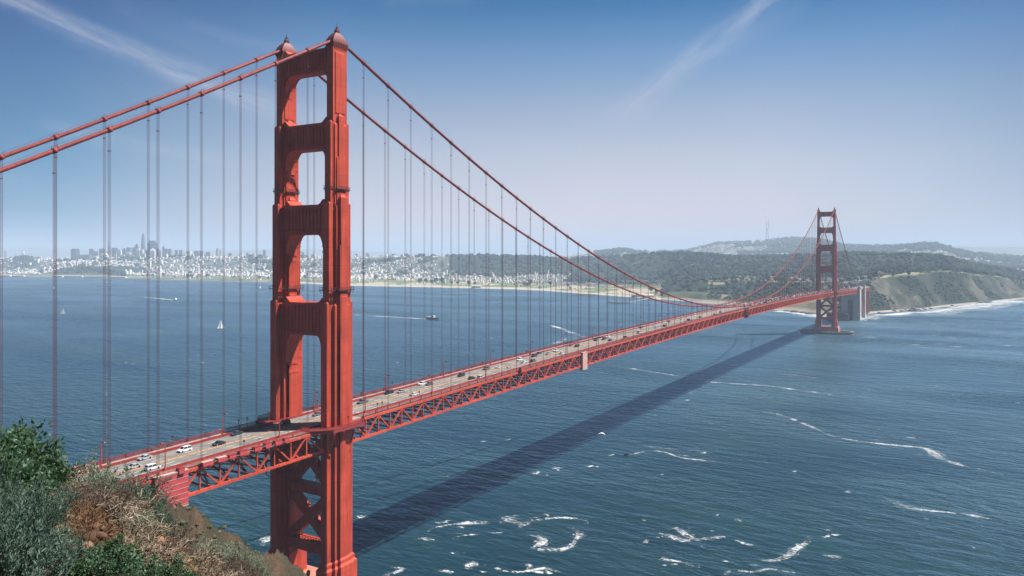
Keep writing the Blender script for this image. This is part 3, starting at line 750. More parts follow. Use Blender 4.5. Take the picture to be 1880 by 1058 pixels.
# ------------------------------------------------------------------ water
def water_material():
    m = bpy.data.materials.new('sea_water'); m.use_nodes = True; T = m.node_tree; b = T.nodes['Principled BSDF']
    g = nd(T, 'ShaderNodeNewGeometry'); P = g.outputs['Position']
    big = noise(T, mapping(T, P, rot=(0, 0, 0.5), scale=(1 / 420, 1 / 160, 1)), 1.0, 5, 0.6, 0.6)
    big2 = noise(T, mapping(T, P, scale=(1 / 95, 1 / 60, 1)), 1.0, 4, 0.6, 0.5)
    c = mix(T, ramp(T, big, [(0.35, 0.0), (0.65, 1.0)]), (0.003, 0.021, 0.034), (0.008, 0.032, 0.036))
    c = mix(T, mth(T, 'MULTIPLY', ramp(T, big2, [(0.5, 0.0), (0.72, 1.0)]), 0.5), c, (0.012, 0.048, 0.045))
    # whitecap flecks in patches
    patch = ramp(T, noise(T, mapping(T, P, scale=(1 / 75, 1 / 55, 1)), 1.0, 3, 0.5), [(0.55, 0.0), (0.68, 1.0)])
    fl = noise(T, mapping(T, P, rot=(0, 0, 0.4), scale=(1 / 7.0, 1 / 2.6, 1)), 1.0, 5, 0.6, 0.5)
    fl = mth(T, 'MULTIPLY', ramp(T, fl, [(0.66, 0.0), (0.71, 1.0)]), patch)
    c = mix(T, mth(T, 'MULTIPLY', fl, 0.75), c, (0.6, 0.65, 0.66))
    lk(T, c, b.inputs['Base Color'])
    lk(T, mth(T, 'ADD', 0.26, mth(T, 'ADD', mth(T, 'MULTIPLY', fl, 0.6), mth(T, 'MULTIPLY', ramp(T, big, [(0.35, 0), (0.65, 1)]), 0.12))), b.inputs['Roughness'])
    b.inputs['IOR'].default_value = 1.33; b.inputs['Specular IOR Level'].default_value = 0.17
    h = None
    for (sx, sy, r, wgt, det) in ((26, 11, 0.5, 1.0, 3), (9, 3.6, 0.35, 0.42, 4), (2.6, 1.3, 0.6, 0.13, 3)):
        nn = mth(T, 'MULTIPLY', noise(T, mapping(T, P, rot=(0, 0, r), scale=(1 / sx, 1 / sy, 1)), 1.0, det, 0.55, 0.35), wgt)
        h = nn if h is None else mth(T, 'ADD', h, nn)
    chop = ramp(T, noise(T, mapping(T, P, rot=(0, 0, .3), scale=(1 / 520, 1 / 170, 1)), 1.0, 4, 0.55), [(0.36, 0.22), (0.62, 1.0)])
    bn = nd(T, 'ShaderNodeBump'); bn.inputs['Distance'].default_value = 3.6
    lk(T, chop, bn.inputs['Strength']); lk(T, h, bn.inputs['Height'])
    rough = b.inputs['Roughness'].links[0].from_socket
    df = nd(T, 'ShaderNodeBsdfDiffuse'); gl = nd(T, 'ShaderNodeBsdfGlossy'); fr = nd(T, 'ShaderNodeFresnel'); fr.inputs['IOR'].default_value = 1.33; ms = nd(T, 'ShaderNodeMixShader')
    lk(T, c, df.inputs['Color']); gl.inputs['Color'].default_value = (.52, .77, 1.0, 1); lk(T, rough, gl.inputs['Roughness'])
    for q in (df, gl, fr): lk(T, bn.outputs[0], q.inputs['Normal'])
    lk(T, mth(T, 'MULTIPLY', fr.outputs[0], 0.68), ms.inputs[0]); lk(T, df.outputs[0], ms.inputs[1]); lk(T, gl.outputs[0], ms.inputs[2])
    lk(T, ms.outputs[0], [x for x in T.nodes if x.type == 'OUTPUT_MATERIAL'][0].inputs[0]); T.nodes.remove(b)
    return m
WATER = water_material()
S = 29000; EX0, EX1, EY0, EY1 = -33000, 5500, -2600, 30000
mb = MB(); mb.poly([(EX0, EY0, 0), (EX1, EY0, 0), (EX1, EY1, 0), (EX0, EY1, 0)], [(0, 1, 2, 3)]); tag(mb.build('water', WATER), kind='structure')
mb = MB(); mb.poly([(EX0, EY0, -30), (EX1, EY0, -30), (EX1, EY1, -30), (EX0, EY1, -30)], [(0, 1, 2, 3)]); tag(mb.build('seabed', mat('seabed_mud', (0.05, 0.06, 0.05), 0.9)), kind='structure')

# foam streaks: thin ribbons floating on the water with broken edges
def foam_material(dens=0.5, sc_=1.0, off=0.40):
    m = bpy.data.materials.new('sea_foam'); m.use_nodes = True; T = m.node_tree; b = T.nodes['Principled BSDF']
    b.inputs['Base Color'].default_value = (0.6, 0.62, 0.62, 1); b.inputs['Roughness'].default_value = 0.8
    g = nd(T, 'ShaderNodeNewGeometry'); P = g.outputs['Position']; a = nd(T, 'ShaderNodeAttribute', attribute_name='tint')
    sp = nd(T, 'ShaderNodeSeparateColor'); lk(T, a.outputs['Color'], sp.inputs[0])
    n = noise(T, mapping(T, P, rot=(0, 0, .5), scale=(.6 / sc_, 1.3 / sc_, 1)), 0.8, 8, 0.75, 1.5); n2 = noise(T, mapping(T, P, scale=(1 / sc_, 1 / sc_, 1)), 0.09, 3, 0.5)
    al = mth(T, 'ADD', mth(T, 'ADD', mth(T, 'MULTIPLY', mth(T, 'SUBTRACT', n, 0.5), 2.6), mth(T, 'MULTIPLY', mth(T, 'SUBTRACT', n2, 0.5), 1.3)), mth(T, 'SUBTRACT', mth(T, 'MULTIPLY', sp.outputs[0], 0.50), off))
    lk(T, mth(T, 'MULTIPLY', mth(T, 'MULTIPLY', al, 2.6, clamp=True), dens), b.inputs['Alpha'])
    return m
FOAM = foam_material(0.9, 1.6); FOAMS = foam_material(0.5, 4.0); FOAMF = foam_material(0.9, 8.0); SURF = foam_material(0.85, 12.0, 0.22)
def foam_line(name, pts, wd, m=None, z=0.06, label=None, jit=0.5):
    """pts: photo columns/rows where the streak lies on the water, wd: widths in metres"""
    W_ = [Vector(on_z(px, py, z)) for px, py in pts]
    if not hasattr(wd, '__len__'): wd = [wd] * len(pts)
    P_ = []; Wd = []
    for i in range(len(W_) - 1):
        n = max(3, int((W_[i + 1] - W_[i]).length / 4)); n = min(n, 60)
        for k in range(n):
            t = k / n; tt = t
            p0 = W_[max(i - 1, 0)]; p1 = W_[i]; p2 = W_[i + 1]; p3 = W_[min(i + 2, len(W_) - 1)]
            P_.append(0.5 * ((2 * p1) + (p2 - p0) * t + (2 * p0 - 5 * p1 + 4 * p2 - p3) * t * t + (3 * p1 - p0 - 3 * p2 + p3) * t ** 3)); Wd.append(wd[i] * (1 - t) + wd[i + 1] * t)
    P_.append(W_[-1]); Wd.append(wd[-1]); V = []; F = []; Cc = []; n = len(P_); rows = 5
    nz = [0.0, 0.0]
    for i, p in enumerate(P_):
        d = P_[min(i + 1, n - 1)] - P_[max(i - 1, 0)]; d.z = 0; d.normalize(); r = Vector((-d.y, d.x, 0))
        nz[0] = nz[0] * 0.8 + rnd.uniform(-1, 1) * 0.45; nz[1] = nz[1] * 0.7 + rnd.uniform(-.5, .5)
        wv = Wd[i] * (0.75 + 0.5 * abs(nz[1])); c = p + r * (nz[0] * jit * Wd[i])
        for k in range(rows): V.append(tuple(c + r * (wv * (k / (rows - 1) - 0.5) * 3.6)))
    for i in range(n - 1):
        e = min(1, 3.0 * i / n, 3.0 * (n - 1 - i) / n)
        for k in range(rows - 1):
            a = i * rows + k; F.append((a, a + 1, a + rows + 1, a + rows)); q = 1 - abs((k + .5) / (rows - 1) * 2 - 1); v = (0.25 + q * 1.1) * (0.45 + 0.55 * e); Cc.append((v, v, v))
    o = np_mesh(name, V, F, m or FOAM, colors=Cc); tag(o, label, None, None, 'stuff'); return o
fl = []
foam_line('foam', [(920, 962), (945, 955), (960, 963), (990, 955), (1020, 951), (1060, 952), (1077, 958), (1070, 968)], [2.2, 5, 4, 2, 1.4, 1.4, 1.8, 1.2])
foam_line('foam', [(925, 949), (940, 956), (955, 962)], [2.5, 4, 2])
foam_line('foam', [(1045, 968), (1065, 978), (1056, 992), (1045, 1003), (1018, 1010), (975, 1008)], [1.2, 2.4, 1.0, 1.8, 2, 1.4])
foam_line('foam', [(966, 980), (985, 984), (998, 994), (985, 1002), (973, 1008)], [1.0, 2.0, 3.0, 1.6, 1.0])
foam_line('foam', [(780, 976), (800, 968), (828, 963), (850, 961), (885, 960), (900, 962)], [1.6, 1.2, 1.0, 1.5, 2, 1.0])
foam_line('foam', [(792, 957), (812, 960), (824, 955)], 1.2); foam_line('foam', [(823, 990), (850, 983), (880, 981)], [1.6, .8, .7]); foam_line('foam', [(762, 991), (780, 988), (800, 992)], 0.8)
foam_line('foam', [(890, 978), (910, 979), (925, 978)], 0.8); foam_line('foam', [(1205, 987), (1228, 982), (1245, 992), (1270, 993), (1330, 985)], [1.2, 1.4, 3, 2.2, 1.0])
foam_line('foam', [(1222, 975), (1240, 970), (1262, 984), (1290, 995)], [1.0, 2.5, 2.2, 1.0]); foam_line('foam', [(1215, 1024), (1235, 1029), (1262, 1034), (1275, 1042)], [2.0, 1.4, 1.0, 1.6])
foam_line('foam', [(1390, 1027), (1415, 1029), (1440, 1021), (1462, 1005), (1482, 995), (1486, 980)], [.8, 1.2, 2.6, 1.8, 1.8, 1.0])
foam_line('foam', [(1350, 992), (1365, 998), (1385, 1002)], 1.0); foam_line('foam', [(1500, 1018), (1530, 1022), (1550, 1024)], [1.0, 2.4, 1.2]); foam_line('foam', [(1330, 1055), (1345, 1046), (1380, 1050), (1410, 1044), (1460, 1052)], 1.2)
foam_line('foam', [(855, 1045), (862, 1038), (878, 1036)], 2.0); foam_line('foam', [(800, 1048), (820, 1049), (830, 1052)], 1.2); foam_line('foam', [(700, 1058), (730, 1050), (742, 1042)], 1.2)
foam_line('foam', [(708, 1043), (730, 1042), (745, 1045)], .9); foam_line('foam', [(890, 1037), (925, 1048), (960, 1050), (1000, 1043), (1030, 1052)], [.7, 1.0, .8, 1.4, .8])
foam_line('foam', [(645, 950), (655, 947), (668, 950), (680, 948)], 2.0); foam_line('foam', [(462, 996), (478, 991), (492, 990), (505, 983)], [2.5, 4, 5, 3])
foam_line('foam', [(1150, 836), (1165, 833), (1190, 828), (1220, 830), (1250, 840), (1290, 845), (1345, 852)], [2.0, 1.2, 1.6, 1.4, 1.2, 1.4, 1.0])
foam_line('foam', [(1165, 815), (1190, 820), (1225, 824), (1290, 829), (1320, 838)], 0.8, FOAMS)
foam_line('foam', [(1100, 668), (1180, 680), (1260, 693), (1310, 702), (1400, 708), (1480, 718), (1560, 729)], [1.6, 2.0, 1.4, 2.2, 2.0, 2.6, 1.2], FOAM, jit=.2)
foam_line('foam', [(1375, 753), (1420, 759), (1450, 768), (1490, 784), (1530, 801), (1590, 812), (1650, 818), (1700, 824), (1722, 839), (1760, 853), (1810, 864), (1845, 872)], [1, 1.6, 2.4, 1.8, 1.0, 1.4, 2.6, 3.2, 4.2, 2.2, 1.8, 1.0], FOAM, jit=.2)
foam_line('foam', [(1620, 913), (1665, 930), (1700, 937), (1760, 943), (1800, 950), (1842, 959)], [.8, 3.0, 1.2, 1.0, 1.8, 1.4], FOAM, jit=.25)
foam_line('foam', [(1425, 686), (1470, 690), (1520, 699)], [2, 2, 1.5], FOAMS); foam_line('foam', [(1675, 705), (1740, 711), (1800, 717), (1880, 720)], [3, 1.6, 2.2, 1.6], FOAMS)
foam_line('foam', [(1540, 902), (1555, 903), (1567, 902)], 1.8, FOAMS); foam_line('foam', [(1655, 803), (1680, 804)], 2, FOAMS)
foam_line('foam', [(1000, 632), (1025, 629), (1040, 622), (1075, 620)], [8, 7, 6, 3], FOAMF, jit=.2); foam_line('foam', [(990, 593), (1020, 600), (1045, 609), (1075, 620)], [2, 4, 7, 3], FOAMF, jit=.2)
for i in range(34):
    u = rnd.random(); px = 150 + 330 * u; py = 672 - 20 * u + rnd.gauss(0, 4); l = rnd.uniform(3, 12); foam_line('foam', [(px, py), (px + l * .5, py + rnd.uniform(-.5, .5)), (px + l, py + rnd.uniform(-.8, .8))], rnd.uniform(.8, 2.2), FOAMS)
# breakers along the far shore
surf = [(1880, 552), (1820, 557), (1770, 566), (1735, 571), (1700, 574), (1671, 574), (1640, 578), (1607, 579), (1575, 585), (1545, 589)]
foam_line('surf', surf, [46, 44, 38, 28, 18, 12, 10, 16, 24, 12], SURF, jit=.2)
foam_line('surf', [(1880, 556), (1800, 564), (1735, 576), (1671, 579), (1600, 586)], [20, 26, 18, 10, 8], FOAMS, jit=.3)
foam_line('surf', [(1425, 571), (1470, 575), (1500, 581), (1530, 584), (1550, 586)], [20, 18, 26, 16, 6], SURF, jit=.2); foam_line('surf', [(1395, 566), (1420, 569), (1450, 570)], [10, 14, 8], FOAMF, jit=.2)
for i in range(46):
    px = rnd.uniform(1560, 1880); py = rnd.uniform(592, 640); l = rnd.uniform(4, 16)
    foam_line('foam', [(px, py), (px + l, py + rnd.uniform(-.5, 1)), (px + 2 * l, py + 1)], rnd.uniform(1.5, 4), FOAMS)
for i in range(34):     # lacy scraps round the tide rips near the pier
    cx, cy = rnd.choice([(960, 965), (830, 975), (1010, 995), (1250, 990), (1450, 1010), (1360, 1040), (850, 1045), (1000, 1045), (1240, 1035), (930, 812), (1010, 870), (1090, 850), (1470, 985)])
    px = cx + rnd.gauss(0, 40); py = cy + rnd.gauss(0, 10); l = rnd.uniform(5, 22); foam_line('foam', [(px, py), (px + l * .5, py + rnd.uniform(-3, 3)), (px + l, py + rnd.uniform(-4, 4))], rnd.uniform(.5, 1.3), FOAM)
for i in range(80):
    px = rnd.uniform(-20, 1880); py = rnd.uniform(600, 1050); s_ = (py - 470) / 500
    if px < 560 and py > 830: continue
    l = rnd.uniform(3, 12) * (0.5 + s_); foam_line('foam', [(px, py), (px + l * .5, py + rnd.uniform(-2, 3) * s_), (px + l, py + rnd.uniform(-2, 4) * s_)], rnd.uniform(.4, 1.0) / max(s_, .4), FOAMS if rnd.random() < .6 else FOAM)
# ------------------------------------------------------------------ far land: one terrain built column by column
rows = [ # px, shore row, (D2 offset, z2), (D3, row3), (D4, z4), (D5, row5)
 (-520, 505, 900, 8, 6800, 477, 7500, 25, 9000, 471), (-200, 506, 900, 8, 6800, 476, 7500, 25, 9000, 473), (0, 508, 900, 8, 6700, 476, 7500, 25, 9000, 475),
 (43, 509, 900, 8, 6600, 471.5, 7400, 25, 9000, 475), (75, 509, 700, 8, 6600, 477, 7400, 25, 9000, 475), (110, 509.5, 300, 36, 6600, 480, 7400, 25, 9000, 475), (165, 510, 320, 55, 6600, 479, 7500, 25, 9000, 475), (205, 511, 400, 36, 6600, 476.5, 7400, 25, 9000, 476),
 (250, 512, 900, 8, 6600, 475.5, 7400, 25, 9000, 476), (300, 514, 1100, 8, 6500, 474, 7300, 30, 9000, 476), (400, 516.5, 1200, 9, 6300, 472.5, 7200, 40, 9000, 476), (480, 519, 1200, 10, 6200, 473, 7000, 50, 9000, 476),
 (560, 521, 1200, 10, 6100, 473.5, 7000, 50, 9000, 476), (650, 525, 1100, 10, 5900, 474.5, 6800, 50, 8500, 476), (750, 527, 1000, 12, 5600, 473, 6500, 50, 8500, 476), (800, 528, 900, 14, 5400, 471.5, 6300, 60, 8500, 476),
 (880, 530, 600, 16, 4900, 469.8, 6000, 60, 8000, 476), (930, 531, 550, 14, 4900, 472, 6000, 60, 8000, 476), (1000, 534, 500, 12, 4900, 475, 5700, 60, 7500, 474), (1050, 538, 480, 11, 4800, 477, 5600, 60, 7500, 471),
 (1090, 541, 450, 11, 4700, 476, 5500, 60, 7500, 464.5), (1144, 545, 420, 12, 4400, 474, 5300, 70, 7500, 458), (1171, 547, 400, 14, 4300, 471.5, 5300, 70, 7500, 464), (1208, 550, 380, 22, 4100, 468.5, 5400, 80, 8400, 463.5),
 (1235, 552, 330, 48, 4000, 467, 5500, 80, 8600, 463), (1261, 554, 300, 58, 3900, 466, 5500, 90, 8800, 461.5), (1290, 557, 300, 58, 3900, 467.5, 5500, 90, 9000, 455), (1318, 559, 300, 55, 3900, 470, 5500, 90, 9000, 448), (1345, 561, 330, 57, 3850, 473.5, 5500, 90, 9000, 447.8),
 (1399, 566.5, 330, 60, 3800, 472.5, 5500, 90, 9000, 444.8), (1454, 572, 280, 62, 3700, 471.5, 5400, 90, 9000, 438.5), (1480, 575, 260, 62, 3600, 470, 5300, 90, 9000, 440), (1510, 579, 240, 62, 3500, 468.5, 5200, 90, 9000, 442),
 (1545, 583, 200, 66, 3400, 466.5, 5000, 90, 8800, 451), (1575, 579, 190, 67, 3300, 467, 4900, 90, 8200, 453), (1598, 576, 190, 72, 3200, 468, 4800, 80, 7500, 455), (1620, 574, 200, 84, 3100, 469, 4700, 80, 7200, 454), (1646, 572.5, 200, 88, 3000, 469, 4600, 80, 7000, 453.3),
 (1697, 569, 210, 92, 2950, 470, 4500, 80, 7000, 448.7), (1727, 564, 210, 97, 2930, 472, 4500, 60, 7000, 451), (1757, 561, 215, 94, 2950, 479.5, 4400, 50, 7000, 461), (1820, 555, 230, 76, 3100, 494, 4300, 45, 6800, 470), (1880, 549, 260, 50, 3400, 505, 4300, 40, 6800, 474),
 (2050, 540, 300, 40, 3800, 500, 4500, 40, 7000, 472), (2500, 530, 300, 40, 4200, 495, 5000, 40, 7500, 472)]
R_ = np.array(rows, dtype=float)
pxs = np.arange(-520, 2501, 4.0)
def colv(i): return np.interp(pxs, R_[:, 0], R_[:, i])
def smooth(a, k=5):
    kern = np.ones(k) / k; return np.convolve(np.pad(a, k // 2, mode='edge'), kern, 'valid')
D0 = CAM[2] * FPX / (colv(1) - HOR)
prof_D = [D0 - 60, D0, D0 + 35, D0 + np.minimum(90, colv(2) * .4), D0 + colv(2), D0 + colv(2) + (colv(4) - D0 - colv(2)) * .45, colv(4), colv(6), colv(8), colv(8) + 2500]
z3 = CAM[2] + (HOR - colv(5)) / FPX * colv(4); z5 = CAM[2] + (HOR - colv(9)) / FPX * colv(8)
z2 = colv(3); z3m = np.where(z2 > 30, z2 + np.maximum(z3 - z2, 0) * .25, z2 + (z3 - z2) * .18)
prof_z = [np.full_like(D0, -8), np.zeros_like(D0), np.full_like(D0, 2.5), np.where(z2 > 30, z2 * .45, 4.5), z2, z3m, z3, colv(7), z5, np.full_like(D0, 5)]
tt = []
nseg = [1, 1, 4, 12, 26, 26, 14, 14, 8]
GD = []; GZ = []; GL = []
for i, n in enumerate(nseg):
    for k in range(n):
        t = k / n; s_ = t * t * (3 - 2 * t) if i >= 3 else t
        GD.append(prof_D[i] * (1 - t) + prof_D[i + 1] * t); GZ.append(prof_z[i] * (1 - s_) + prof_z[i + 1] * s_); GL.append(np.full_like(D0, i + t))
GD.append(prof_D[-1]); GZ.append(prof_z[-1]); GL.append(np.full_like(D0, 9.0))
GD = np.array(GD); GZ = np.array(GZ); GL = np.array(GL)      # (rows, cols)
rr = (pxs[None, :] - 940) / FPX * GD
GX = CAM[0] + FW[0] * GD + RT[0] * rr; GY = CAM[1] + FW[1] * GD + RT[1] * rr
def vnoise(x, y, s, seed=0):
    """value noise on numpy arrays"""
    x = x / s + seed * 17.3; y = y / s + seed * 9.1; xi = np.floor(x).astype(np.int64); yi = np.floor(y).astype(np.int64); fx = x - xi; fy = y - yi
    fx = fx * fx * (3 - 2 * fx); fy = fy * fy * (3 - 2 * fy)
    def hsh(a, b):
        n = (a * 374761393 + b * 668265263 + seed * 1442695) & 0x7fffffff; n = ((n ^ (n >> 13)) * 1274126177) & 0x7fffffff; return ((n ^ (n >> 16)) & 0xffff) / 65535.0
    return (hsh(xi, yi) * (1 - fx) + hsh(xi + 1, yi) * fx) * (1 - fy) + (hsh(xi, yi + 1) * (1 - fx) + hsh(xi + 1, yi + 1) * fx) * fy
def fbm(x, y, s, seed=0, o=4): return sum(vnoise(x, y, s / 2 ** k, seed + k) / 2 ** k for k in range(o)) / sum(1 / 2 ** k for k in range(o))
amp = np.clip((GL - 3.0) / 1.5, 0, 1) * np.clip(GZ / 60, 0.05, 1) * 11
amp = np.where(GL > 8, amp * 1.6, amp)
GZ = GZ + (fbm(GX, GY, 420, 3) - 0.5) * 2 * amp
# gullies on the bluffs at the right
bl = np.clip(1 - np.abs(GL - 3.3) / 1.2, 0, 1) * np.clip((pxs[None, :] - 1590) / 40, 0, 1)
ridg = np.abs(fbm(GX * 1.0 + GY * .3, GY * .35, 60, 21) - 0.5) * 2
GZ = GZ - bl * (1 - ridg) ** 3 * 18 + bl * (fbm(GX, GY, 35, 8) - .5) * 12
def interpz(px, D):
    j = np.clip((px - pxs[0]) / 4.0, 0, len(pxs) - 1.001); j0 = int(j); f = j - j0
    def one(c): return float(np.interp(D, GD[:, c], GZ[:, c]))
    return one(j0) * (1 - f) + one(j0 + 1) * f
def interpl(px, D):
    c = int(np.clip((px - pxs[0]) / 4.0, 0, len(pxs) - 1)); return float(np.interp(D, GD[:, c], GL[:, c]))
# land cover: 0 grass, 1 wood, 2 town, 3 sand, 4 bare bluff
PXG = np.repeat(pxs[None, :], GD.shape[0], 0)
nz1 = fbm(GX, GY, 500, 5); nz2 = fbm(GX, GY, 160, 6)
wood = np.zeros_like(GZ)
wood = np.where((PXG > 1050 + 60 * (nz1 - .5)) & (GL > 4.25 + .4 * (nz2 - .5)) & (GL < 6.6), 1, wood)
wood = np.where((PXG > 820) & (PXG <= 1060) & (GL > 4.6) & (GL < 6.4) & (nz1 + .25 * np.exp(-((PXG - 890) / 60) ** 2) > .46), 1, wood)
wood = np.where((PXG > 100) & (PXG < 225) & (GL > 3.0) & (GL < 4.15), 1, wood)
wood = np.where((wood == 1) & (GL < 6.2) & (fbm(GX, GY, 210, 71) > .8), 0, wood)
wood = np.where((PXG > 1212) & (PXG < 1300) & (GL > 3.0) & (GL < 4.6), 1, wood)
wood = np.where((PXG > 1300) & (PXG < 1600) & (GL > 2.9) & (GL < 3.9) & (nz2 > .46), 1, wood)
wood = np.where((PXG > 1340) & (PXG < 1620) & (GL > 4.08) & (GL < 4.4) & (nz2 > .5), 1, wood)
wood = np.where((GL > 7.2) & (PXG > 1090) & (nz1 > .5), 1, wood)
wood = np.where((PXG > 1450) & (PXG < 1580) & (GL > 7.5), 1, wood)
wood = np.where((PXG < 830) & (GL > 4.0) & (GL < 6.3) & (nz2 > .63), 1, wood)
town = ((PXG < 1000) & (GL > 3.6) & (wood == 0)) | ((GL > 6.6) & (wood == 0)) | ((PXG >= 820) & (PXG < 1110) & (GL > 3.9) & (wood == 0)) | ((PXG > 1750) & (GL > 6.3) & (wood == 0))
def facec(A): return (A[:-1, :-1] + A[1:, 1:]) / 2
fx, fy, fL, fP, fZ = map(facec, (GX, GY, GL, PXG, GZ)); fw = wood[:-1, :-1]; ft = town[:-1, :-1]
n3 = fbm(fx, fy, 90, 7)[..., None]; n4 = fbm(fx, fy, 30, 9)[..., None]
col_ = np.array([.10, .12, .055]) * (.75 + .6 * n3)
col_ = np.where(n3 > .58, np.array([.24, .21, .13]) * (.8 + .4 * n4), col_)
col_ = np.where(fw[..., None] == 1, np.array([.022, .035, .018]) * (.8 + .5 * n4), col_)
col_ = np.where(ft[..., None], np.where(n4 > .5, np.array([.17, .165, .15]), np.array([.05, .065, .04])), col_)
sand = (fL < np.where(fP > 1020, 2.45, 2.9)) & (fP > 540) & (fP < 1215); col_ = np.where(sand[..., None], np.array([.40, .35, .28]), col_)
sand2 = (fL < 2.25) & ((fP >= 1215) | (fP <= 540)); col_ = np.where(sand2[..., None], np.where((fP < 545)[..., None], np.array([.13, .13, .12]) * (.6 + n4), np.array([.30, .26, .21])), col_)
blf = ((fL > 2.1) & (fL < 4.0) & (fP > 1560))[..., None]
gl = np.abs(fbm(fx + fy * .3, fy * .35, 60, 21) - .5)[..., None] * 2
wv = np.clip((n4 + gl * .55 + (fbm(fx, fy, 14, 91)[..., None] - .5) * .5 - .62) / .22, 0, 1); bc = np.array([.068, .072, .050]) * (.6 + .8 * n3); bc = bc * (1 - wv) + np.array([.20, .17, .12]) * wv; dk = np.clip((.47 - n3 + (n4 - .5) * .3) / .08, 0, 1); bc = (bc * (1 - dk) + np.array([.03, .042, .028]) * dk) * np.array([.52, .58, .62])
col_ = np.where(blf, bc, col_)
fld = ((fL > 2.9) & (fL < 3.95) & (fP > 600) & (fP < 1215))[..., None]; col_ = np.where(fld, np.where(n3 > .55, np.array([.36, .31, .23]), np.array([.13, .16, .07])), col_)
nr, nc = GZ.shape; idx = np.arange(nr * nc).reshape(nr, nc)
F = np.stack([idx[:-1, :-1], idx[:-1, 1:], idx[1:, 1:], idx[1:, :-1]], -1).reshape(-1, 4)
LAND = mat('land_cover', rough=0.95, spec=0.1, tint=True, var=0.22, vscale=0.03)
o = np_mesh('far_land', np.stack([GX, GY, GZ], -1).reshape(-1, 3), F, LAND, colors=col_.reshape(-1, 3)); o.name = 'terrain'; tag(o, kind='structure')
# distant hills across the bay
def hills(name, D, prof, depth, c):
    pp_ = np.arange(prof[0][0], prof[-1][0], 6.0); yy = np.interp(pp_, [p[0] for p in prof], [p[1] for p in prof]); V = []; ks = np.linspace(0, 1, 12)
    for k in ks:
        d = D + depth * k; s_ = math.sin(min(k * 1.3, 1) * PI / 2) if k < .77 else 1 - (k - .77) * 2
        for p, y in zip(pp_, yy):
            x, yw, _ = at(p, d, 0); z = (CAM[2] + (HOR - y) / FPX * (D + depth * .75)) * s_ + (fbm(np.array([x]), np.array([yw]), 2500, 4)[0] - .5) * 160 * s_ * (1 if k > .1 else 0); V.append((x, yw, z if k > 0 else -20))
    n = len(pp_); F_ = [(i * n + j, i * n + j + 1, (i + 1) * n + j + 1, (i + 1) * n + j) for i in range(len(ks) - 1) for j in range(n - 1)]
    o = np_mesh(name, V, F_, c, smooth=True); tag(o, kind='structure')
hills('hills', 17500, [(-560, 457), (-300, 452), (0, 456), (60, 455), (180, 457), (260, 459), (400, 460), (520, 459), (700, 463), (820, 469)], 3500, mat('hill_grass', (.14, .14, .08), .95, var=.3, vscale=.002))
hills('hills', 11500, [(1650, 466), (1720, 458), (1760, 453), (1820, 454), (1900, 455), (2100, 453), (2500, 452)], 2500, mat('hill_scrub', (.10, .11, .07), .95, var=.3, vscale=.003))

# woods: leafy clumps as one mass
ico_v = []; ph = (1 + 5 ** .5) / 2
for a, b in ((1, ph), (-1, ph), (1, -ph), (-1, -ph)): ico_v += [(0, a, b), (a, b, 0), (b, 0, a)]
iv = np.array(ico_v, float); iv /= np.linalg.norm(iv[0])
ifc = []
for i in range(12):
    for j in range(i + 1, 12):
        for k in range(j + 1, 12):
            d = [np.linalg.norm(iv[a] - iv[b]) for a, b in ((i, j), (j, k), (i, k))]
            if max(d) < 1.1: 
                nrm = np.cross(iv[j] - iv[i], iv[k] - iv[i]); ifc.append((i, j, k) if nrm @ iv[i] > 0 else (i, k, j))
ifc = np.array(ifc)
# one subdivision
def subdiv(V, F):
    V = [tuple(v) for v in V]; cache = {}; out_ = []
    def mid(a, b):
        k = (min(a, b), max(a, b))
        if k not in cache:
            m_ = (np.array(V[a]) + np.array(V[b])) / 2; m_ /= np.linalg.norm(m_); V.append(tuple(m_)); cache[k] = len(V) - 1
        return cache[k]
    for a, b, c in F:
        x, y, z = mid(a, b), mid(b, c), mid(a, c); out_ += [(a, x, z), (x, b, y), (z, y, c), (x, y, z)]
    return np.array(V), np.array(out_)
iv1, if1 = subdiv(iv, ifc)
def blobs(pts, rad, flat, cols, name, m, base=(iv1, if1), rough=.28):
    V0, F0 = base; n = len(pts); pts = np.asarray(pts); rad = np.asarray(rad)
    jit = 1 + rng.uniform(-rough, rough, (n, len(V0), 1)); V = V0[None] * jit * rad[:, None, None] * np.array([1, 1, flat]) + pts[:, None, :]
    F = F0[None] + (np.arange(n) * len(V0))[:, None, None]; cc_ = np.repeat(np.asarray(cols), len(F0), 0); cc_ = cc_ * rng.uniform(.75, 1.25, (len(cc_), 1))
    return np_mesh(name, V.reshape(-1, 3), F.reshape(-1, 3), m, colors=cc_)
FOL = mat('far_foliage', rough=0.9, spec=0.1, tint=True)
pts = []; rad = []; cols = []
area = (GX[1:, 1:] - GX[:-1, :-1]); 
rI, cI = np.nonzero(fw == 1)
sel = (fP[rI, cI] > -60) & (fP[rI, cI] < 1930); rI, cI = rI[sel], cI[sel]
dD = GD[1:, 1:] - GD[:-1, :-1]; wpx = GD[:-1, :-1] * 4 / FPX; ar = np.abs(dD * wpx)[rI, cI]; dist = GD[rI, cI]
prob = ar / (dist / 3500) ** 1.6; prob /= prob.sum(); NT = 15000
ch = rng.choice(len(rI), NT, p=prob); a_ = rng.random(NT); b_ = rng.random(NT)
gi, gj = rI[ch], cI[ch]
def bil(A): return (A[gi, gj] * (1 - a_) + A[gi + 1, gj] * a_) * (1 - b_) + (A[gi, gj + 1] * (1 - a_) + A[gi + 1, gj + 1] * a_) * b_
bx, by, bz, bd = bil(GX), bil(GY), bil(GZ), bil(GD); br = rng.uniform(3.5, 12, NT) * np.clip(bd / 3500, .55, 1.9)
gcol = np.array([.018, .032, .022])[None] * rng.uniform(.6, 1.6, (NT, 1)) + (fbm(bx, by, 260, 31)[:, None] - .5) * np.array([.07, .075, .035])
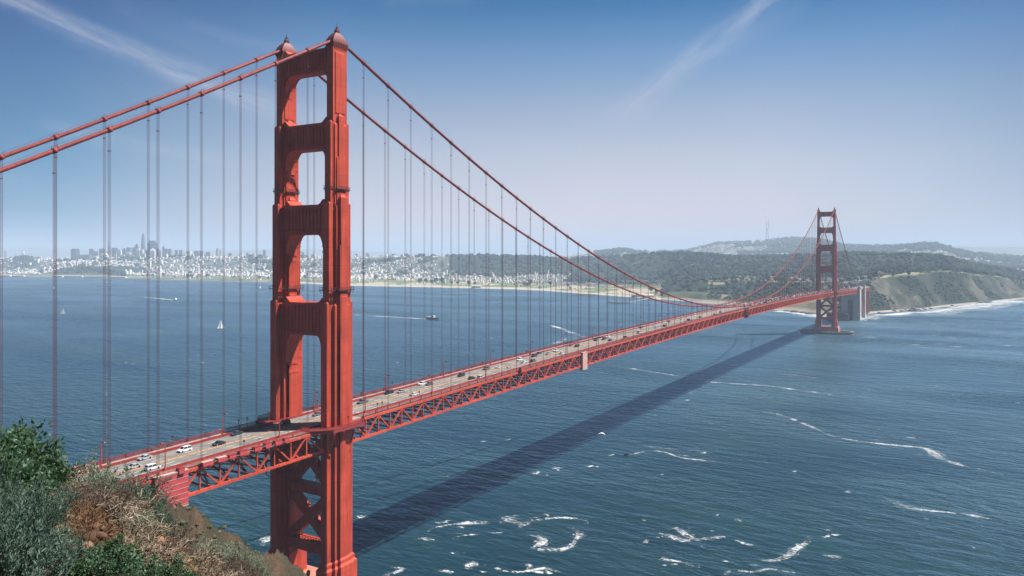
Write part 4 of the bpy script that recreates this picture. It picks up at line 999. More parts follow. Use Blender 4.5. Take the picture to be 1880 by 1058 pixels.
blobs(np.stack([bx, by, bz + br * .45], 1), br, .9, np.clip(gcol, .008, 1), 'woods', FOL); tag(bpy.data.objects['woods'], kind='stuff')
# scrub patches on the bluff
ps = []; rs = []; cs = []
for i in range(2600):
    px = rnd.uniform(1300, 1900); c = int((px - pxs[0]) / 4); L_ = rnd.uniform(2.4, 4.3)
    D = float(np.interp(L_, GL[:, c], GD[:, c])); x, y, _ = at(px, D, 0)
    if fbm(np.array([x]), np.array([y]), 90, 7)[0] > (.47 if px > 1590 else .6): continue
    r = rnd.uniform(1.5, 4.5); ps.append((x, y, interpz(px, D) + r * .3)); rs.append(r); g_ = rnd.uniform(.6, 1.5); cs.append((.04 * g_, .06 * g_, .028 * g_))
blobs(ps, rs, .7, cs, 'scrub', FOL); tag(bpy.data.objects['scrub'], kind='stuff')
# single trees standing apart on the low shore
BARK = mat('bark', (.07, .05, .035), .9); CR = mat('tree_crown', (.03, .048, .024), .9, spec=.1, var=.4, vscale=.12, rvar=.3)
def tree_proto(seed):
    r_ = np.random.default_rng(seed); n = 46; th = r_.uniform(0, 2 * PI, n); u = r_.uniform(-1, 1, n); q = r_.uniform(.45, 1, n) ** .6
    P_ = np.stack([np.cos(th) * np.sqrt(1 - u * u) * q * 3.6, np.sin(th) * np.sqrt(1 - u * u) * q * 3.6, u * q * 3.4 + 7.2], 1)
    t = empty('tree'); jit = 1 + r_.uniform(-.35, .35, (n, 12, 1)); V = iv[None] * jit * r_.uniform(.7, 1.5, n)[:, None, None] + P_[:, None, :]
    o = np_mesh('crown', V.reshape(-1, 3), (ifc[None] + (np.arange(n) * 12)[:, None, None]).reshape(-1, 3), CR, t)
    mb = MB(); mb.tube([(0, 0, -.5), (.1, 0, 2.5), (.3, .2, 6)], [.5, .36, .16], 6); mb.tube([(.1, 0, 2.6), (1.4, .6, 5.4)], [.2, .08], 5); mb.tube([(.1, 0, 3), (-1.3, -.5, 5.8)], [.2, .08], 5); mb.build('trunk', BARK, t); return t
tp = [tree_proto(s) for s in (1, 2, 3)]; used = [False] * 3
spots = [(600, 3.3), (690, 3.6), (771, 3.2), (782, 3.25), (793, 3.2), (800, 3.3), (812, 3.35), (829, 3.2), (840, 3.2), (861, 3.15), (872, 3.2), (905, 3.5), (962, 3.3), (968, 3.3), (973, 3.35), (1010, 3.6), (1042, 3.5),
         (560, 3.4), (520, 3.2), (492, 3.2), (505, 3.25), (476, 3.2), (430, 3.3), (380, 3.3), (352, 3.2), (345, 3.25), (300, 3.3), (280, 3.2), (270, 3.25), (262, 3.2), (1312, 3.9), (1330, 4.02), (1346, 4.05), (1362, 4.02), (1380, 4.04), (1395, 4.06), (1410, 4.03), (1424, 4.05),
         (1440, 4.02), (1462, 4.05), (1475, 4.02), (1492, 4.05), (1545, 4.06), (1560, 4.04), (1572, 4.07), (1584, 4.04), (1596, 4.06), (1606, 4.02), (1430, 3.9), (1436, 3.8), (1442, 3.86), (1640, 4.04), (1668, 4.03), (1690, 4.05), (1780, 4.04), (1215, 3.2), (1205, 3.3), (1195, 3.4)]
spots.sort()
for i, (px, L_) in enumerate(spots):
    k = i % 3; o = tp[k] if not used[k] else copy_tree(tp[k]); used[k] = True
    c = int((px - pxs[0]) / 4); D = float(np.interp(L_, GL[:, c], GD[:, c])); x, y, _ = at(px, D, 0); s_ = rnd.uniform(.9, 1.6) * (1.7 if px < 1000 else 1.25)
    o.location = (x, y, interpz(px, D) - .5); o.scale = (s_ * 1.15, s_ * 1.15, s_); o.rotation_euler = (0, 0, rnd.uniform(0, 6)); tag(o, f'dark rounded tree on the far shore, {ordinal(i)} from the left among the lone shore trees', 'tree', 'lone trees on the far shore')

# ------------------------------------------------------------------ town
wallc = [(.72, .70, .66), (.78, .77, .74), (.66, .60, .52), (.55, .55, .56), (.70, .63, .55), (.80, .79, .77), (.60, .50, .44), (.45, .46, .48)]
roofc = [(.22, .21, .2), (.30, .27, .25), (.16, .15, .15), (.42, .40, .38), (.33, .18, .12)]
HM = mat('town_houses', rough=.8, spec=.3, tint=True)
cand = []
tI, tJ = np.nonzero(ft); sel = (fP[tI, tJ] > -40) & (fP[tI, tJ] < 1910) & (fL[tI, tJ] < 8.6); tI, tJ = tI[sel], tJ[sel]
ar = np.abs(dD * wpx)[tI, tJ] / (GD[tI, tJ] / 4500) ** 1.0; ar = ar * np.where(fL[tI, tJ] > 6.1, .25, 1.0) * np.where((fP[tI, tJ] > 1000), .5, 1.0); ar /= ar.sum(); NH = 9500
ch = rng.choice(len(tI), NH, p=ar); gi, gj = tI[ch], tJ[ch]; a_ = rng.random(NH); b_ = rng.random(NH)
hx_, hy_, hz_, hd_ = bil(GX), bil(GY), bil(GZ), bil(GD); hpx = fP[gi, gj]
extra = []   # buildings on the low presidio shore
for i in range(420):
    px = rnd.choice([rnd.uniform(640, 1120), rnd.uniform(1330, 1620), rnd.uniform(1480, 1620), rnd.uniform(250, 640)]); L_ = rnd.uniform(3.1, 4.3) if px < 1200 else rnd.uniform(3.95, 4.35)
    c = int((px - pxs[0]) / 4); D = float(np.interp(L_, GL[:, c], GD[:, c])); x, y, _ = at(px, D, 0); extra.append((x, y, interpz(px, D), D, px))
ex = np.array(extra); hx_ = np.r_[hx_, ex[:, 0]]; hy_ = np.r_[hy_, ex[:, 1]]; hz_ = np.r_[hz_, ex[:, 2]]; hd_ = np.r_[hd_, ex[:, 3]]; hpx = np.r_[hpx, ex[:, 4]]
# the nearest 300 that can be seen become houses of their own
order = np.argsort(hd_); seen = [i for i in order if 0 < hpx[i] < 1880 and not (495 < hpx[i] < 650)]
single = set(seen[:300])

ang0 = 0.35; V = []; F = []; cc_ = []
nH = len(hx_); sw = rng.uniform(5, 11, nH) * np.clip(hd_ / 5200, .8, 1.35); sl = rng.uniform(6, 15, nH) * np.clip(hd_ / 5200, .8, 1.4); sh = rng.uniform(4.5, 10, nH) + (rng.random(nH) < .06) * rng.uniform(5, 22, nH)
sh[list(single)] = np.minimum(sh[list(single)], 8.5)
rot = ang0 + rng.choice([0, PI / 2], nH) + rng.normal(0, .06, nH); wc = rng.integers(0, len(wallc), nH); rc = rng.integers(0, len(roofc), nH)
cs_ = np.cos(rot); sn_ = np.sin(rot)
unit = np.array([(-1, -1, 0), (1, -1, 0), (1, 1, 0), (-1, 1, 0), (-1, -1, 1), (1, -1, 1), (1, 1, 1), (-1, 1, 1), (0, -1, 1.32), (0, 1, 1.32)], float)
fq = np.array([(0, 1, 5, 4), (1, 2, 6, 5), (2, 3, 7, 6), (3, 0, 4, 7), (5, 6, 9, 8), (4, 8, 9, 7), (4, 5, 8, 8), (7, 9, 6, 6)])
keep = np.array([i for i in range(nH) if i not in single])
loc = unit[None] * np.stack([sw, sl, sh], 1)[keep][:, None, :] * np.array([.5, .5, 1]); flatr = rng.random(len(keep)) < .55
loc[flatr, 8:, 2] = sh[keep][flatr][:, None] * 1.02
X_ = loc[..., 0] * cs_[keep][:, None] - loc[..., 1] * sn_[keep][:, None] + hx_[keep][:, None]; Y_ = loc[..., 0] * sn_[keep][:, None] + loc[..., 1] * cs_[keep][:, None] + hy_[keep][:, None]; Z_ = loc[..., 2] + hz_[keep][:, None] - 1
Vh = np.stack([X_, Y_, Z_], -1).reshape(-1, 3); tri = []
ft_ = [(0, 1, 5), (0, 5, 4), (1, 2, 6), (1, 6, 5), (2, 3, 7), (2, 7, 6), (3, 0, 4), (3, 4, 7), (5, 6, 9), (5, 9, 8), (4, 8, 9), (4, 9, 7), (4, 5, 8), (7, 9, 6)]
Fh = (np.array(ft_)[None] + (np.arange(len(keep)) * 10)[:, None, None]).reshape(-1, 3)
wcA = np.array(wallc)[wc[keep]]; rcA = np.array(roofc)[rc[keep]]; cA = np.empty((len(keep), 14, 3)); cA[:, :8] = wcA[:, None]; cA[:, 8:12] = rcA[:, None]; cA[:, 12:] = wcA[:, None]
o = np_mesh('distant_houses', Vh, Fh, HM, colors=cA.reshape(-1, 3)); tag(o, 'pale houses covering the far hills of the city', None, None, 'stuff')
hm = [mat('house_wall_' + n_, c_, .8, var=.08, vscale=.5) for n_, c_ in (('white', wallc[1]), ('cream', wallc[2]), ('grey', wallc[3]), ('tan', wallc[6]))]
rmt = [mat('house_roof_grey', roofc[0], .85), mat('house_roof_brown', roofc[4], .85)]
hp = {}
def house_proto(wi, ri):
    if (wi, ri) not in hp:
        r = empty('house'); mb = MB(); mb.box((0, 0, .4), (.5, .5, .5)); mb.prism([(-.5, .9), (.5, .9), (0, 1.2)], -.5, .5); mb.build('wall', hm[wi], r)
        mb = MB()
        for s in (-1, 1): mb.poly([(0, -.54, 1.24), (0, .54, 1.24), (s * .56, .54, .885), (s * .56, -.54, .885), (0, -.54, 1.2), (0, .54, 1.2), (s * .56, .54, .85), (s * .56, -.54, .85)], [(0, 1, 2, 3), (7, 6, 5, 4), (0, 3, 7, 4), (1, 5, 6, 2), (2, 6, 7, 3), (0, 4, 5, 1)])
        mb.build('roof', rmt[ri], r)
        hp[(wi, ri)] = [r, False]
    p = hp[(wi, ri)]
    if not p[1]: p[1] = True; return p[0]
    return copy_tree(p[0])
wn = ['white', 'cream', 'grey', 'tan']; rn = ['grey', 'reddish brown']
for i in sorted(single, key=lambda i: hpx[i]):
    wi, ri = int(wc[i]) % 4, (1 if rc[i] == 4 else 0); o = house_proto(wi, ri); o.location = (hx_[i], hy_[i], hz_[i] - .5); o.scale = (sw[i], sl[i], sh[i]); o.rotation_euler = (0, 0, rot[i])
    tag(o, f'small {wn[wi]} house with a {rn[ri]} roof on the low far shore', 'house', f'{wn[wi]} houses with {rn[ri]} roofs along the far shore')
# street trees between the houses
q = keep[rng.choice(len(keep), 2600)]; rr_ = rng.uniform(4, 8, len(q)) * np.clip(hd_[q] / 5000, .8, 1.4)
blobs(np.stack([hx_[q] + rng.uniform(-16, 16, len(q)), hy_[q] + rng.uniform(-16, 16, len(q)), hz_[q] + rr_ * .4], 1), rr_, .9, np.array([.03, .045, .022])[None] * rng.uniform(.7, 1.4, (len(q), 1)), 'town_foliage', FOL, base=(iv, ifc)); tag(bpy.data.objects['town_foliage'], kind='stuff')

# downtown high-rises
def tower_mat(name, c, glass, dark):
    m = mat(name, c, .45 if dark else .7); T = m.node_tree; b = T.nodes['Principled BSDF']; tc = nd(T, 'ShaderNodeTexCoord'); sp = nd(T, 'ShaderNodeSeparateXYZ'); lk(T, tc.outputs['Object'], sp.inputs[0])
    f = mth(T, 'LESS_THAN', mth(T, 'FRACT', mth(T, 'DIVIDE', sp.outputs[2], 8.0)), .45); g = mth(T, 'LESS_THAN', mth(T, 'FRACT', mth(T, 'DIVIDE', mth(T, 'ADD', sp.outputs[0], sp.outputs[1]), 6.0)), .6)
    lk(T, mix(T, mth(T, 'MULTIPLY', mth(T, 'MULTIPLY', f, g), .55), c, glass), b.inputs['Base Color']); return m
TM = dict(dark=tower_mat('tower_dark', (.06, .07, .09), (.02, .03, .05), True), blue=tower_mat('tower_blue', (.14, .18, .24), (.05, .08, .14), True), grey=tower_mat('tower_grey', (.3, .3, .31), (.1, .12, .15), False), light=tower_mat('tower_light', (.62, .58, .53), (.25, .25, .26), False), white=tower_mat('tower_white', (.8, .78, .75), (.4, .4, .4), False))
sky_list = [(132.4, 143.9, 456.7, 'dark', 0), (145.5, 169.4, 468, 'blue', 0), (164, 172, 457, 'dark', 0), (171, 182, 461.5, 'grey', 0), (170.7, 180.6, 470, 'white', 1), (182.7, 191.8, 456.7, 'dark', 0), (184, 199, 465.4, 'white', 2),
 (205.8, 215.7, 455, 'dark', 0), (216.5, 223, 459, 'light', 0), (225, 232.5, 456.5, 'blue', 0), (233, 242, 454.5, 'blue', 0), (231.7, 239.7, 463, 'light', 1), (243.6, 249.5, 454, 'dark', 0), (248.4, 254, 448, 'blue', 1), (250, 256.4, 457.5, 'light', 1),
 (257, 264.4, 458, 'light', 2), (266, 271.6, 459, 'dark', 0), (272, 288, 442, 'dark', 3), (275.6, 285, 458, 'white', 4), (288, 291.5, 456, 'dark', 0), (292.5, 297, 460, 'light', 0), (298, 302, 452, 'dark', 1), (302.7, 309, 456.7, 'blue', 0), (309.5, 317, 457, 'grey', 1), (303.5, 308.5, 466, 'light', 1),
 (321, 326.6, 459, 'blue', 0), (330, 337, 459, 'grey', 0), (343, 352, 461, 'light', 0), (356, 366, 460.6, 'blue', 0), (366.5, 374.5, 461, 'grey', 0), (378, 387, 462.5, 'grey', 0), (397, 402, 456, 'light', 0), (402.5, 406, 457, 'light', 1), (408, 415, 470, 'white', 0), (419, 426, 465, 'grey', 0),
 (440, 446, 466, 'light', 0), (452, 457, 464, 'grey', 0), (468, 473, 467, 'light', 1), (483, 489, 459, 'grey', 0), (553, 559, 463, 'grey', 0), (571, 580, 466, 'light', 1), (651, 657, 466, 'grey', 0), (671, 678, 464.5, 'grey', 1), (676, 683, 472, 'white', 0), (695, 705, 469, 'light', 0), (708, 715, 468, 'blue', 0), (718, 727, 466.5, 'blue', 0), (986, 991, 471, 'grey', 0),
 (209, 214, 466, 'light', 0), (221, 229, 468, 'white', 0), (240, 246, 468, 'light', 0), (196, 200, 463, 'grey', 0), (213, 219, 474, 'white', 0), (262, 267, 466, 'white', 0), (337, 342, 466, 'white', 0), (312, 319, 468, 'grey', 0), (351, 356, 467, 'white', 0), (387, 392, 468, 'light', 0)]
sky_list.sort(); cn_ = {}
wn2 = dict(dark='dark', blue='blue grey', grey='grey', light='cream', white='white')
for i, (x0, x1, yt, cm, st) in enumerate(sky_list):
    front = cm in ('white', 'light'); D = 7300 if not front else 7000
    if yt > 464 and cm == 'white': D = 6750
    if x0 > 640: D = 6800 if x0 < 900 else 5900
    D += (i % 5) * 25
    wv = (x1 - x0) / FPX * D; x, y, _ = at((x0 + x1) / 2, D, 0); zt = CAM[2] + (HOR - yt) / FPX * D; zb = 15
    t = empty('high_rise', (x, y, zb), 0.0 - YAW + .12 * ((i * 7) % 5 - 2)); h = zt - zb; hw = wv / 2 * .9; hd = hw * rnd.uniform(.6, .95) if wv < 60 else hw * .6
    mb = MB(); mb.frust([(0, 0, hw, hd, 0), (0, 0, hw, hd, h * (.93 if st else .97))]); mb.build('shaft', TM[cm], t)
    mb = MB()
    if st == 4: mb.frust([(0, 0, hw, hd, h * .93), (0, 0, hw * .1, hd * .1, h + 14)])
    elif st == 3: mb.frust([(0, 0, hw * .7, hd * .9, h * .93), (0, 0, hw * .7, hd * .9, h)]); mb.box((0, 0, h * .905), (hw * .85, hd * .95, h * .02))
    elif st: mb.frust([(0, 0, hw * .75, hd * .75, h * .93), (0, 0, hw * .6, hd * .6, h)])
    else: mb.frust([(0, 0, hw * .8, hd * .8, h * .97), (0, 0, hw * .8, hd * .8, h)])
    mb.build('crown', TM[cm], t)
    k = cn_.get(cm, 0); cn_[cm] = k + 1; tag(t, f'{wn2[cm]} high-rise in the far city skyline, {ordinal(k)} {wn2[cm]} one from the left', 'high-rise', 'high-rises of the far skyline')
# tallest rounded tower
x, y, _ = at(263.2, 7600, 0); t = empty('skyscraper', (x, y, 10), -YAW); rg = []
H_ = CAM[2] + (HOR - 428.7) / FPX * 7600 - 10; mb = MB(); n = 16; lv = [(0, 1), (.35, 1), (.6, .95), (.8, .82), (.92, .66), (.985, .45), (1, .38)]; V = []; F_ = []
for f, s_ in lv:
    for k in range(n):
        a = 2 * PI * k / n; r = 19.5 * s_ / (abs(math.cos(a)) ** 4 + abs(math.sin(a)) ** 4) ** .25; V.append((r * math.cos(a), r * math.sin(a), f * H_))
for i in range(len(lv) - 1):
    for k in range(n): F_.append((i * n + k, i * n + (k + 1) % n, (i + 1) * n + (k + 1) % n, (i + 1) * n + k))
F_.append(tuple(range((len(lv) - 1) * n, len(lv) * n))); mb.poly(V, F_); mb.build('shaft', TM['blue'], t, True); mb = MB(); mb.tube([(0, 0, H_ * .99), (0, 0, H_ * 1.01)], 6, 10); mb.build('crown', TM['grey'], t)
tag(t, 'tallest blue grey skyscraper with a rounded tapering top in the far skyline', 'skyscraper')
# pyramid tower
x, y, _ = at(201.4, 6950, 0); t = empty('pyramid_tower', (x, y, 15), -YAW + .3); H_ = CAM[2] + (HOR - 438) / FPX * 6950 - 15
mb = MB(); mb.frust([(0, 0, 20, 20, 0), (0, 0, 5.5, 5.5, H_ * .76)]); mb.build('shaft', TM['light'], t); mb = MB(); mb.frust([(0, 0, 5.4, 5.4, H_ * .76), (0, 0, .6, .6, H_)]); mb.build('spire', TM['light'], t)
mb = MB(); mb.box((9.2, 0, H_ * .6), (2.2, 2.6, H_ * .16)); mb.box((-9.2, 0, H_ * .6), (2.2, 2.6, H_ * .16)); mb.build('wing', TM['light'], t)
tag(t, 'slender pyramid-shaped tower tapering to a spire in the far skyline', 'skyscraper')
# round memorial tower on the wooded hill at the far left
D = 6600; x, y, _ = at(43, D, 0); t = empty('hilltop_tower', (x, y, interpz(43, D) - 3)); mb = MB(); mb.tube([(0, 0, 0), (0, 0, 44)], [8, 7.2], 14); mb.build('shaft', TM['light'], t, True); mb = MB(); mb.tube([(0, 0, 43.5), (0, 0, 52)], [6.4, 6.2], 14); mb.tube([(0, 0, 0), (0, 0, 7)], 12, 10); mb.build('lantern', TM['light'], t)
tag(t, 'round pale tower on the dark wooded hill at the far left of the city', 'tower')
# hill woods under it
ps = [];rs = []; cs = []
for i in range(260):
    px = rnd.gauss(46, 12); D = 6600 + rnd.uniform(-260, 30); z = interpz(px, D); r = rnd.uniform(8, 13); x, y, _ = at(px, D, 0); ps.append((x, y, z + 2)); rs.append(r); cs.append((.022, .035, .02))
blobs(ps, rs, .9, cs, 'hill_woods', FOL, base=(iv, ifc)); tag(bpy.data.objects['hill_woods'], kind='stuff')
# far bay-bridge tower
x, y, _ = at(10, 9200, 0); t = empty('distant_bridge_tower', (x, y, 0)); mb = MB()
for s in (-1, 1): mb.box((s * 14, 0, 100), (5, 5, 102)); 
mb.build('leg', TM['blue'], t); mb = MB()
for z in (60, 110, 160, 198): mb.box((0, 0, z), (13, 4, 3))
mb.build('cross_bar', TM['blue'], t); tag(t, 'faint slender bridge tower beyond the city at the far left edge', 'bridge tower')
# three-pronged antenna mast
D = 9000; x, y, zb = at(1408, D, py=446); zb -= 12; t = empty('antenna_mast', (x, y, zb), .2); H_ = CAM[2] + (HOR - 399) / FPX * D - zb; mb = MB(); AM = mat('mast_paint', (.10, .05, .05), .6)
prongs = []
for k in range(3):
    a = k * 2 * PI / 3; prof = [(24, 0), (13, .38), (11, .52), (17, .74), (17, .80)]; pts = [(r * math.cos(a), r * math.sin(a), f * H_) for r, f in prof]
    m_ = MB(); m_.tube(pts, 3.0, 5); m_.build('leg', AM, t); m_ = MB(); m_.tube([pts[-1], (pts[-1][0], pts[-1][1], H_ * (1.0 if k != 1 else .97))], [2.0, 1.1], 5); m_.build('antenna', AM, t)
for f, r in ((.18, 19), (.38, 13), (.55, 12), (.74, 20)):
    m_ = MB(); q = [(r * math.cos(k * 2 * PI / 3), r * math.sin(k * 2 * PI / 3), f * H_) for k in range(4)]; m_.tube(q, 2.4, 5); m_.build('cross_bar', AM, t)
tag(t, 'tall three-pronged antenna mast standing on the highest hill left of the far tower', 'antenna mast')

# long white sheds on the piers, warehouses
SHW = mat('shed_wall', (.72, .68, .62), .8); SHR = mat('shed_roof', (.5, .42, .36), .8)
sheds = [(98, 116, 5), (119, 152, 5), (156, 200, 5), (0, 20, 8), (24, 45, 8), (205, 232, 8), (1160, 1182, 15), (866, 884, 12), (1180, 1200, 20)]
for i, (x0, x1, back) in enumerate(sheds):
    xm = (x0 + x1) / 2; D = float(np.interp(xm, pxs, D0)) + back + 14; ln = (x1 - x0) / FPX * D; x, y, _ = at(xm, D, 0); t = empty('waterfront_shed', (x, y, 1.0), -YAW)
    h = 8.5; mb = MB(); mb.box((0, 0, h / 2), (ln / 2, 11, h / 2)); mb.prism([(-11, h), (11, h), (0, h + 3)], -ln / 2, ln / 2, 'X'); mb.build('wall', SHW, t)
    mb = MB()
    for s in (-1, 1): mb.poly([(-ln / 2 - .5, 0, h + 3.5), (ln / 2 + .5, 0, h + 3.5), (ln / 2 + .5, s * 11.6, h + .35), (-ln / 2 - .5, s * 11.6, h + .35)], [(0, 1, 2, 3)])
    mb.build('roof', SHR, t); mb = MB()
    for k in range(max(2, int(ln / 9))): mb.box((-ln / 2 + 4.5 + k * 9, -11.05, 3.2), (2.0, .08, 2.2))
    mb.build('doors', M['dark'], t); tag(t, f'long pale waterfront shed on the far shore, {ordinal(sorted([s[0] for s in sheds]).index(x0))} from the left', 'shed', 'sheds along the far waterfront')
# dark piers
for i, (pts_, lb) in enumerate((([(1057, 540.6), (1095, 541.4)], 'smaller dark pier off the beach, left of the other'), ([(1118, 554.2), (1140, 555.8), (1155, 555.6)], 'larger dark pier with a pale walkway off the beach, right of the other'))):
    q = [on_z(a, b, 3.0) for a, b in pts_]; t = empty('pier', (q[0][0], q[0][1], 0)); mb = MB(); o0 = Vector((q[0][0], q[0][1], 0)); ql = [Vector(p) - o0 for p in q]
    for a, b in zip(ql[:-1], ql[1:]): mb.beam(a, b, 14, 2.2)
    mb.build('decking', M['concd'], t); mb = MB()
    for a, b in zip(ql[:-1], ql[1:]):
        n = 8
        for k in range(n):
            p = a.lerp(b, k / n)
            for s in (-4, 4): mb.tube([(p.x, p.y + s, -4), (p.x, p.y + s, 2)], .6, 5)
    mb.build('piles', M['dark'], t)
    mb = MB(); e = Vector(at(*((1200, float(np.interp(1200, pxs, D0)) + 20) if i else (1105, float(np.interp(1105, pxs, D0)) + 10)), z=3.4)) - o0; mb.beam(ql[-1] + Vector((0, 0, .3)), e, 4, .8); mb.build('walkway', M['conc'], t); tag(t, lb, 'pier')
# viaduct in front of the woods
t = empty('viaduct', at(1186, 2750, 20)); o0 = Vector(t.location); a = Vector(at(1142, 3050, py=516.5)) - o0; b = Vector(at(1234, 2950, py=516.5)) - o0; mb = MB(); mb.beam(a, b, 14, 2.4); mb.build('roadway', M['conc'], t); mb = MB()
for k in range(12):
    p = a.lerp(b, (k + .5) / 12); zg = 2.0 - t.location.z; mb.box((p.x, p.y, (p.z + zg) / 2 - 1), (1.2, 1.2, (p.z - zg) / 2))
mb.build('columns', M['conc'], t); tag(t, 'pale road viaduct on columns before the dark wooded slope', 'viaduct')

# concrete pylons, arch over the old fort, and approach at the far end of the bridge
PC = mat('pylon_concrete', (.46, .43, .39), .85, var=.2, vscale=.05, bump=.3)
def pylon(y, depth, label, z0=-4):
    t = empty('concrete_pylon', (0, y, 0)); zt = zroad(y); zb = zt - 10
    for sx in (-1, 1):
        mb = MB(); X = sx * 12.2
        mb.frust([(X, 0, 7.6, depth + 1, z0), (X, 0, 7.0, depth + .5, 9), (X, 0, 6.7, depth, zb)])
        mb.frust([(sx * 17.0, -depth + 2.2, 2.5, 2.9, z0 + .5), (sx * 17.0, -depth + 2.2, 2.2, 2.6, zt + 4), (sx * 17.0, -depth + 2.2, 1.9, 2.2, zt + 8), (sx * 17.0, -depth + 2.2, 1.2, 1.4, zt + 9.5)])
        mb.frust([(sx * 17.0, depth - 2.2, 2.4, 2.8, z0 + .6), (sx * 17.0, depth - 2.2, 2.1, 2.5, zt + 3), (sx * 17.0, depth - 2.2, 1.4, 1.8, zt + 5.5)])
        mb.box((sx * 16.7, 0, zt / 2 - 1.5), (2.3, depth - 2.6, zt / 2 + .4)); mb.build('shaft', PC, t)
    mb = MB(); mb.box((0, 0, (44 + zb) / 2), (5.6, depth - .8, (zb - 44) / 2)); mb.box((0, depth - 1.5, 22), (5.6, .6, 24)); mb.build('cross_wall', PC, t)
    tag(t, label, 'pylon', 'concrete pylons of the bridge approach'); return t
pylon(1622, 12, 'larger pale concrete pylon under the deck beyond the far tower'); pylon(1712, 6, 'smaller concrete pylon behind the arch at the foot of the bluff')
t = empty('steel_arch', (0, 1668, 0)); 
for sx in (-1, 1):
    mb = MB(); pts = [(sx * 13.2, -34 + 68 * k / 14, 12 + 40 * math.sin(PI * k / 14)) for k in range(15)]
    for a, b in zip(pts[:-1], pts[1:]): mb.beam(a, b, 1.0, 1.6); mb.beam((a[0], a[1], a[2] - 5), (b[0], b[1], b[2] - 5), .8, 1.2); mb.beam(a, (b[0], b[1], b[2] - 5), .4, .5)
    for a in pts: mb.beam(a, (a[0], a[1], zroad(1668 + a[1]) - 8), .5, .5); mb.beam(a, (a[0], a[1], a[2] - 5), .4, .4)
    mb.build('arch_rib', M['truss'], t)
mb = MB(); 
for k in range(1, 14, 2): mb.beam((-13.2, -34 + 68 * k / 14, 12 + 40 * math.sin(PI * k / 14)), (13.2, -34 + 68 * k / 14, 12 + 40 * math.sin(PI * k / 14)), .6, .6)
mb.build('arch_struts', M['truss'], t); tag(t, 'red steel arch between the two concrete pylons below the bluff', 'arch')
t = empty('approach_viaduct', (0, 1800, 0)); mb = MB(); mb.bx(-14, 14, -177, 60, zroad(1700) - 1.5, zroad(1700) - .2); mb.build('roadway', M['road'], t)
mb = MB()
for s in (-1, 1):
    mb.bx(s * 13.6 - .4, s * 13.6 + .4, -177, 60, zroad(1700) - 8.5, zroad(1700) - 7.7)
    for k in range(31): mb.beam((s * 13.6, -177 + k * 7.6, zroad(1700) - (8.1 if k % 2 else 1.2)), (s * 13.6, -177 + (k + 1) * 7.6, zroad(1700) - (1.2 if k % 2 else 8.1)), .5, .5)
mb.build('girder', M['truss'], t); mb = MB()
for y in (-60, -20, 20, 56): mb.bx(-13, -10, y - 1.5, y + 1.5, -2, zroad(1700) - 8.4); mb.bx(10, 13, y - 1.5, y + 1.5, -2, zroad(1700) - 8.4)
mb.build('columns', M['truss'], t); tag(t, 'approach viaduct carrying the road on from the arch to the bluff', 'viaduct')
# old brick fort beside the pylon
t = empty('brick_fort', at(1538, 1690, 0), 0.1); FB = mat('fort_brick', (.16, .09, .07), .9, var=.2, vscale=.3); mb = MB(); mb.box((0, 0, 7), (22, 18, 8)); mb.build('wall', FB, t); mb = MB(); mb.box((0, 0, 15.4), (20, 16, .5)); mb.build('roof', M['concd'], t)

for i in range(9):
    for z in (4, 9): mb = MB(); mb.box((-18 + i * 4.5, -18.05, z), (.7, .1, 1.0)); mb.build('window', M['dark'], t)
tag(t, 'dark low brick fort at the waterline just left of the concrete pylon', 'fort')
# rocks off the far shore
ROCK = mat('shore_rock', (.09, .08, .07), .9, var=.4, vscale=.2, bump=.5, bscale=.6)
def rock(name, r, squash, seed, m=ROCK, lvl=2):
    V, F_ = iv1, if1
    for _ in range(lvl - 1): V, F_ = subdiv(V, F_)
    P_ = V * r; n1 = fbm(P_[:, 0] + seed * 31 + P_[:, 2] * .7, P_[:, 1] + P_[:, 2] * .6, r * .9, seed)
    P_ = P_ * (0.55 + .9 * n1)[:, None]; P_[:, 2] *= squash; return np_mesh(name, P_, F_, m)
rk = sorted([(1655, 6, .5), (1663, 5, .7), (1672, 7, .5), (1678, 9, .9), (1686, 5, .5), (1697, 6, .5), (1709, 6, .5), (1793, 5, .5), (1800, 9, .5), (1810, 11, .5), (1817, 8, .5), (1614, 4, .5), (1642, 6, .6), (1748, 5, .5), (1460, 12, .4), (1475, 9, .4), (1488, 14, .35), (1445, 9, .35)])
for i, (px, r, s_) in enumerate(rk):
    D = float(np.interp(px, pxs, D0)) + (4 if px > 1500 else -14) + rnd.uniform(-8, 10); x, y, _ = at(px, D, 0); o = rock('rock', r, s_, i + 1, lvl=1); o.location = (x, y, .5); tag(o, f'dark rock in the surf of the far shore, {ordinal(i)} from the left', 'rock', 'rocks in the surf')

# ------------------------------------------------------------------ boats
SAIL = mat('sail_cloth', (.8, .8, .78), .8); HULLW = mat('hull_white', (.75, .75, .74), .4); HULLD = mat('hull_dark', (.03, .04, .06), .4)
def hull(L_, B, H_, m, parent, sheer=.25):
    mb = MB(); st = 9; V = []; F_ = []
    for i in range(st):
        t_ = i / (st - 1); y = (t_ - .45) * L_; wd = B / 2 * (1 - max(0, (t_ - .35) / .65) ** 2.2) * (0.8 + .2 * min(1, t_ / .3)); z = H_ * (1 + sheer * (t_ - .3) ** 2 * 3)
        for x_, z_ in ((-wd, z), (-wd * .8, z * .3), (0, -H_ * .5), (wd * .8, z * .3), (wd, z)): V.append((x_, y, z_))
    for i in range(st - 1):
        for k in range(4): F_.append((i * 5 + k, i * 5 + k + 1, (i + 1) * 5 + k + 1, (i + 1) * 5 + k))
        F_.append((i * 5 + 4, i * 5, (i + 1) * 5, (i + 1) * 5 + 4))
    F_.append((0, 4, 3, 2, 1)); mb.poly(V, F_); return mb.build('hull', m, parent)
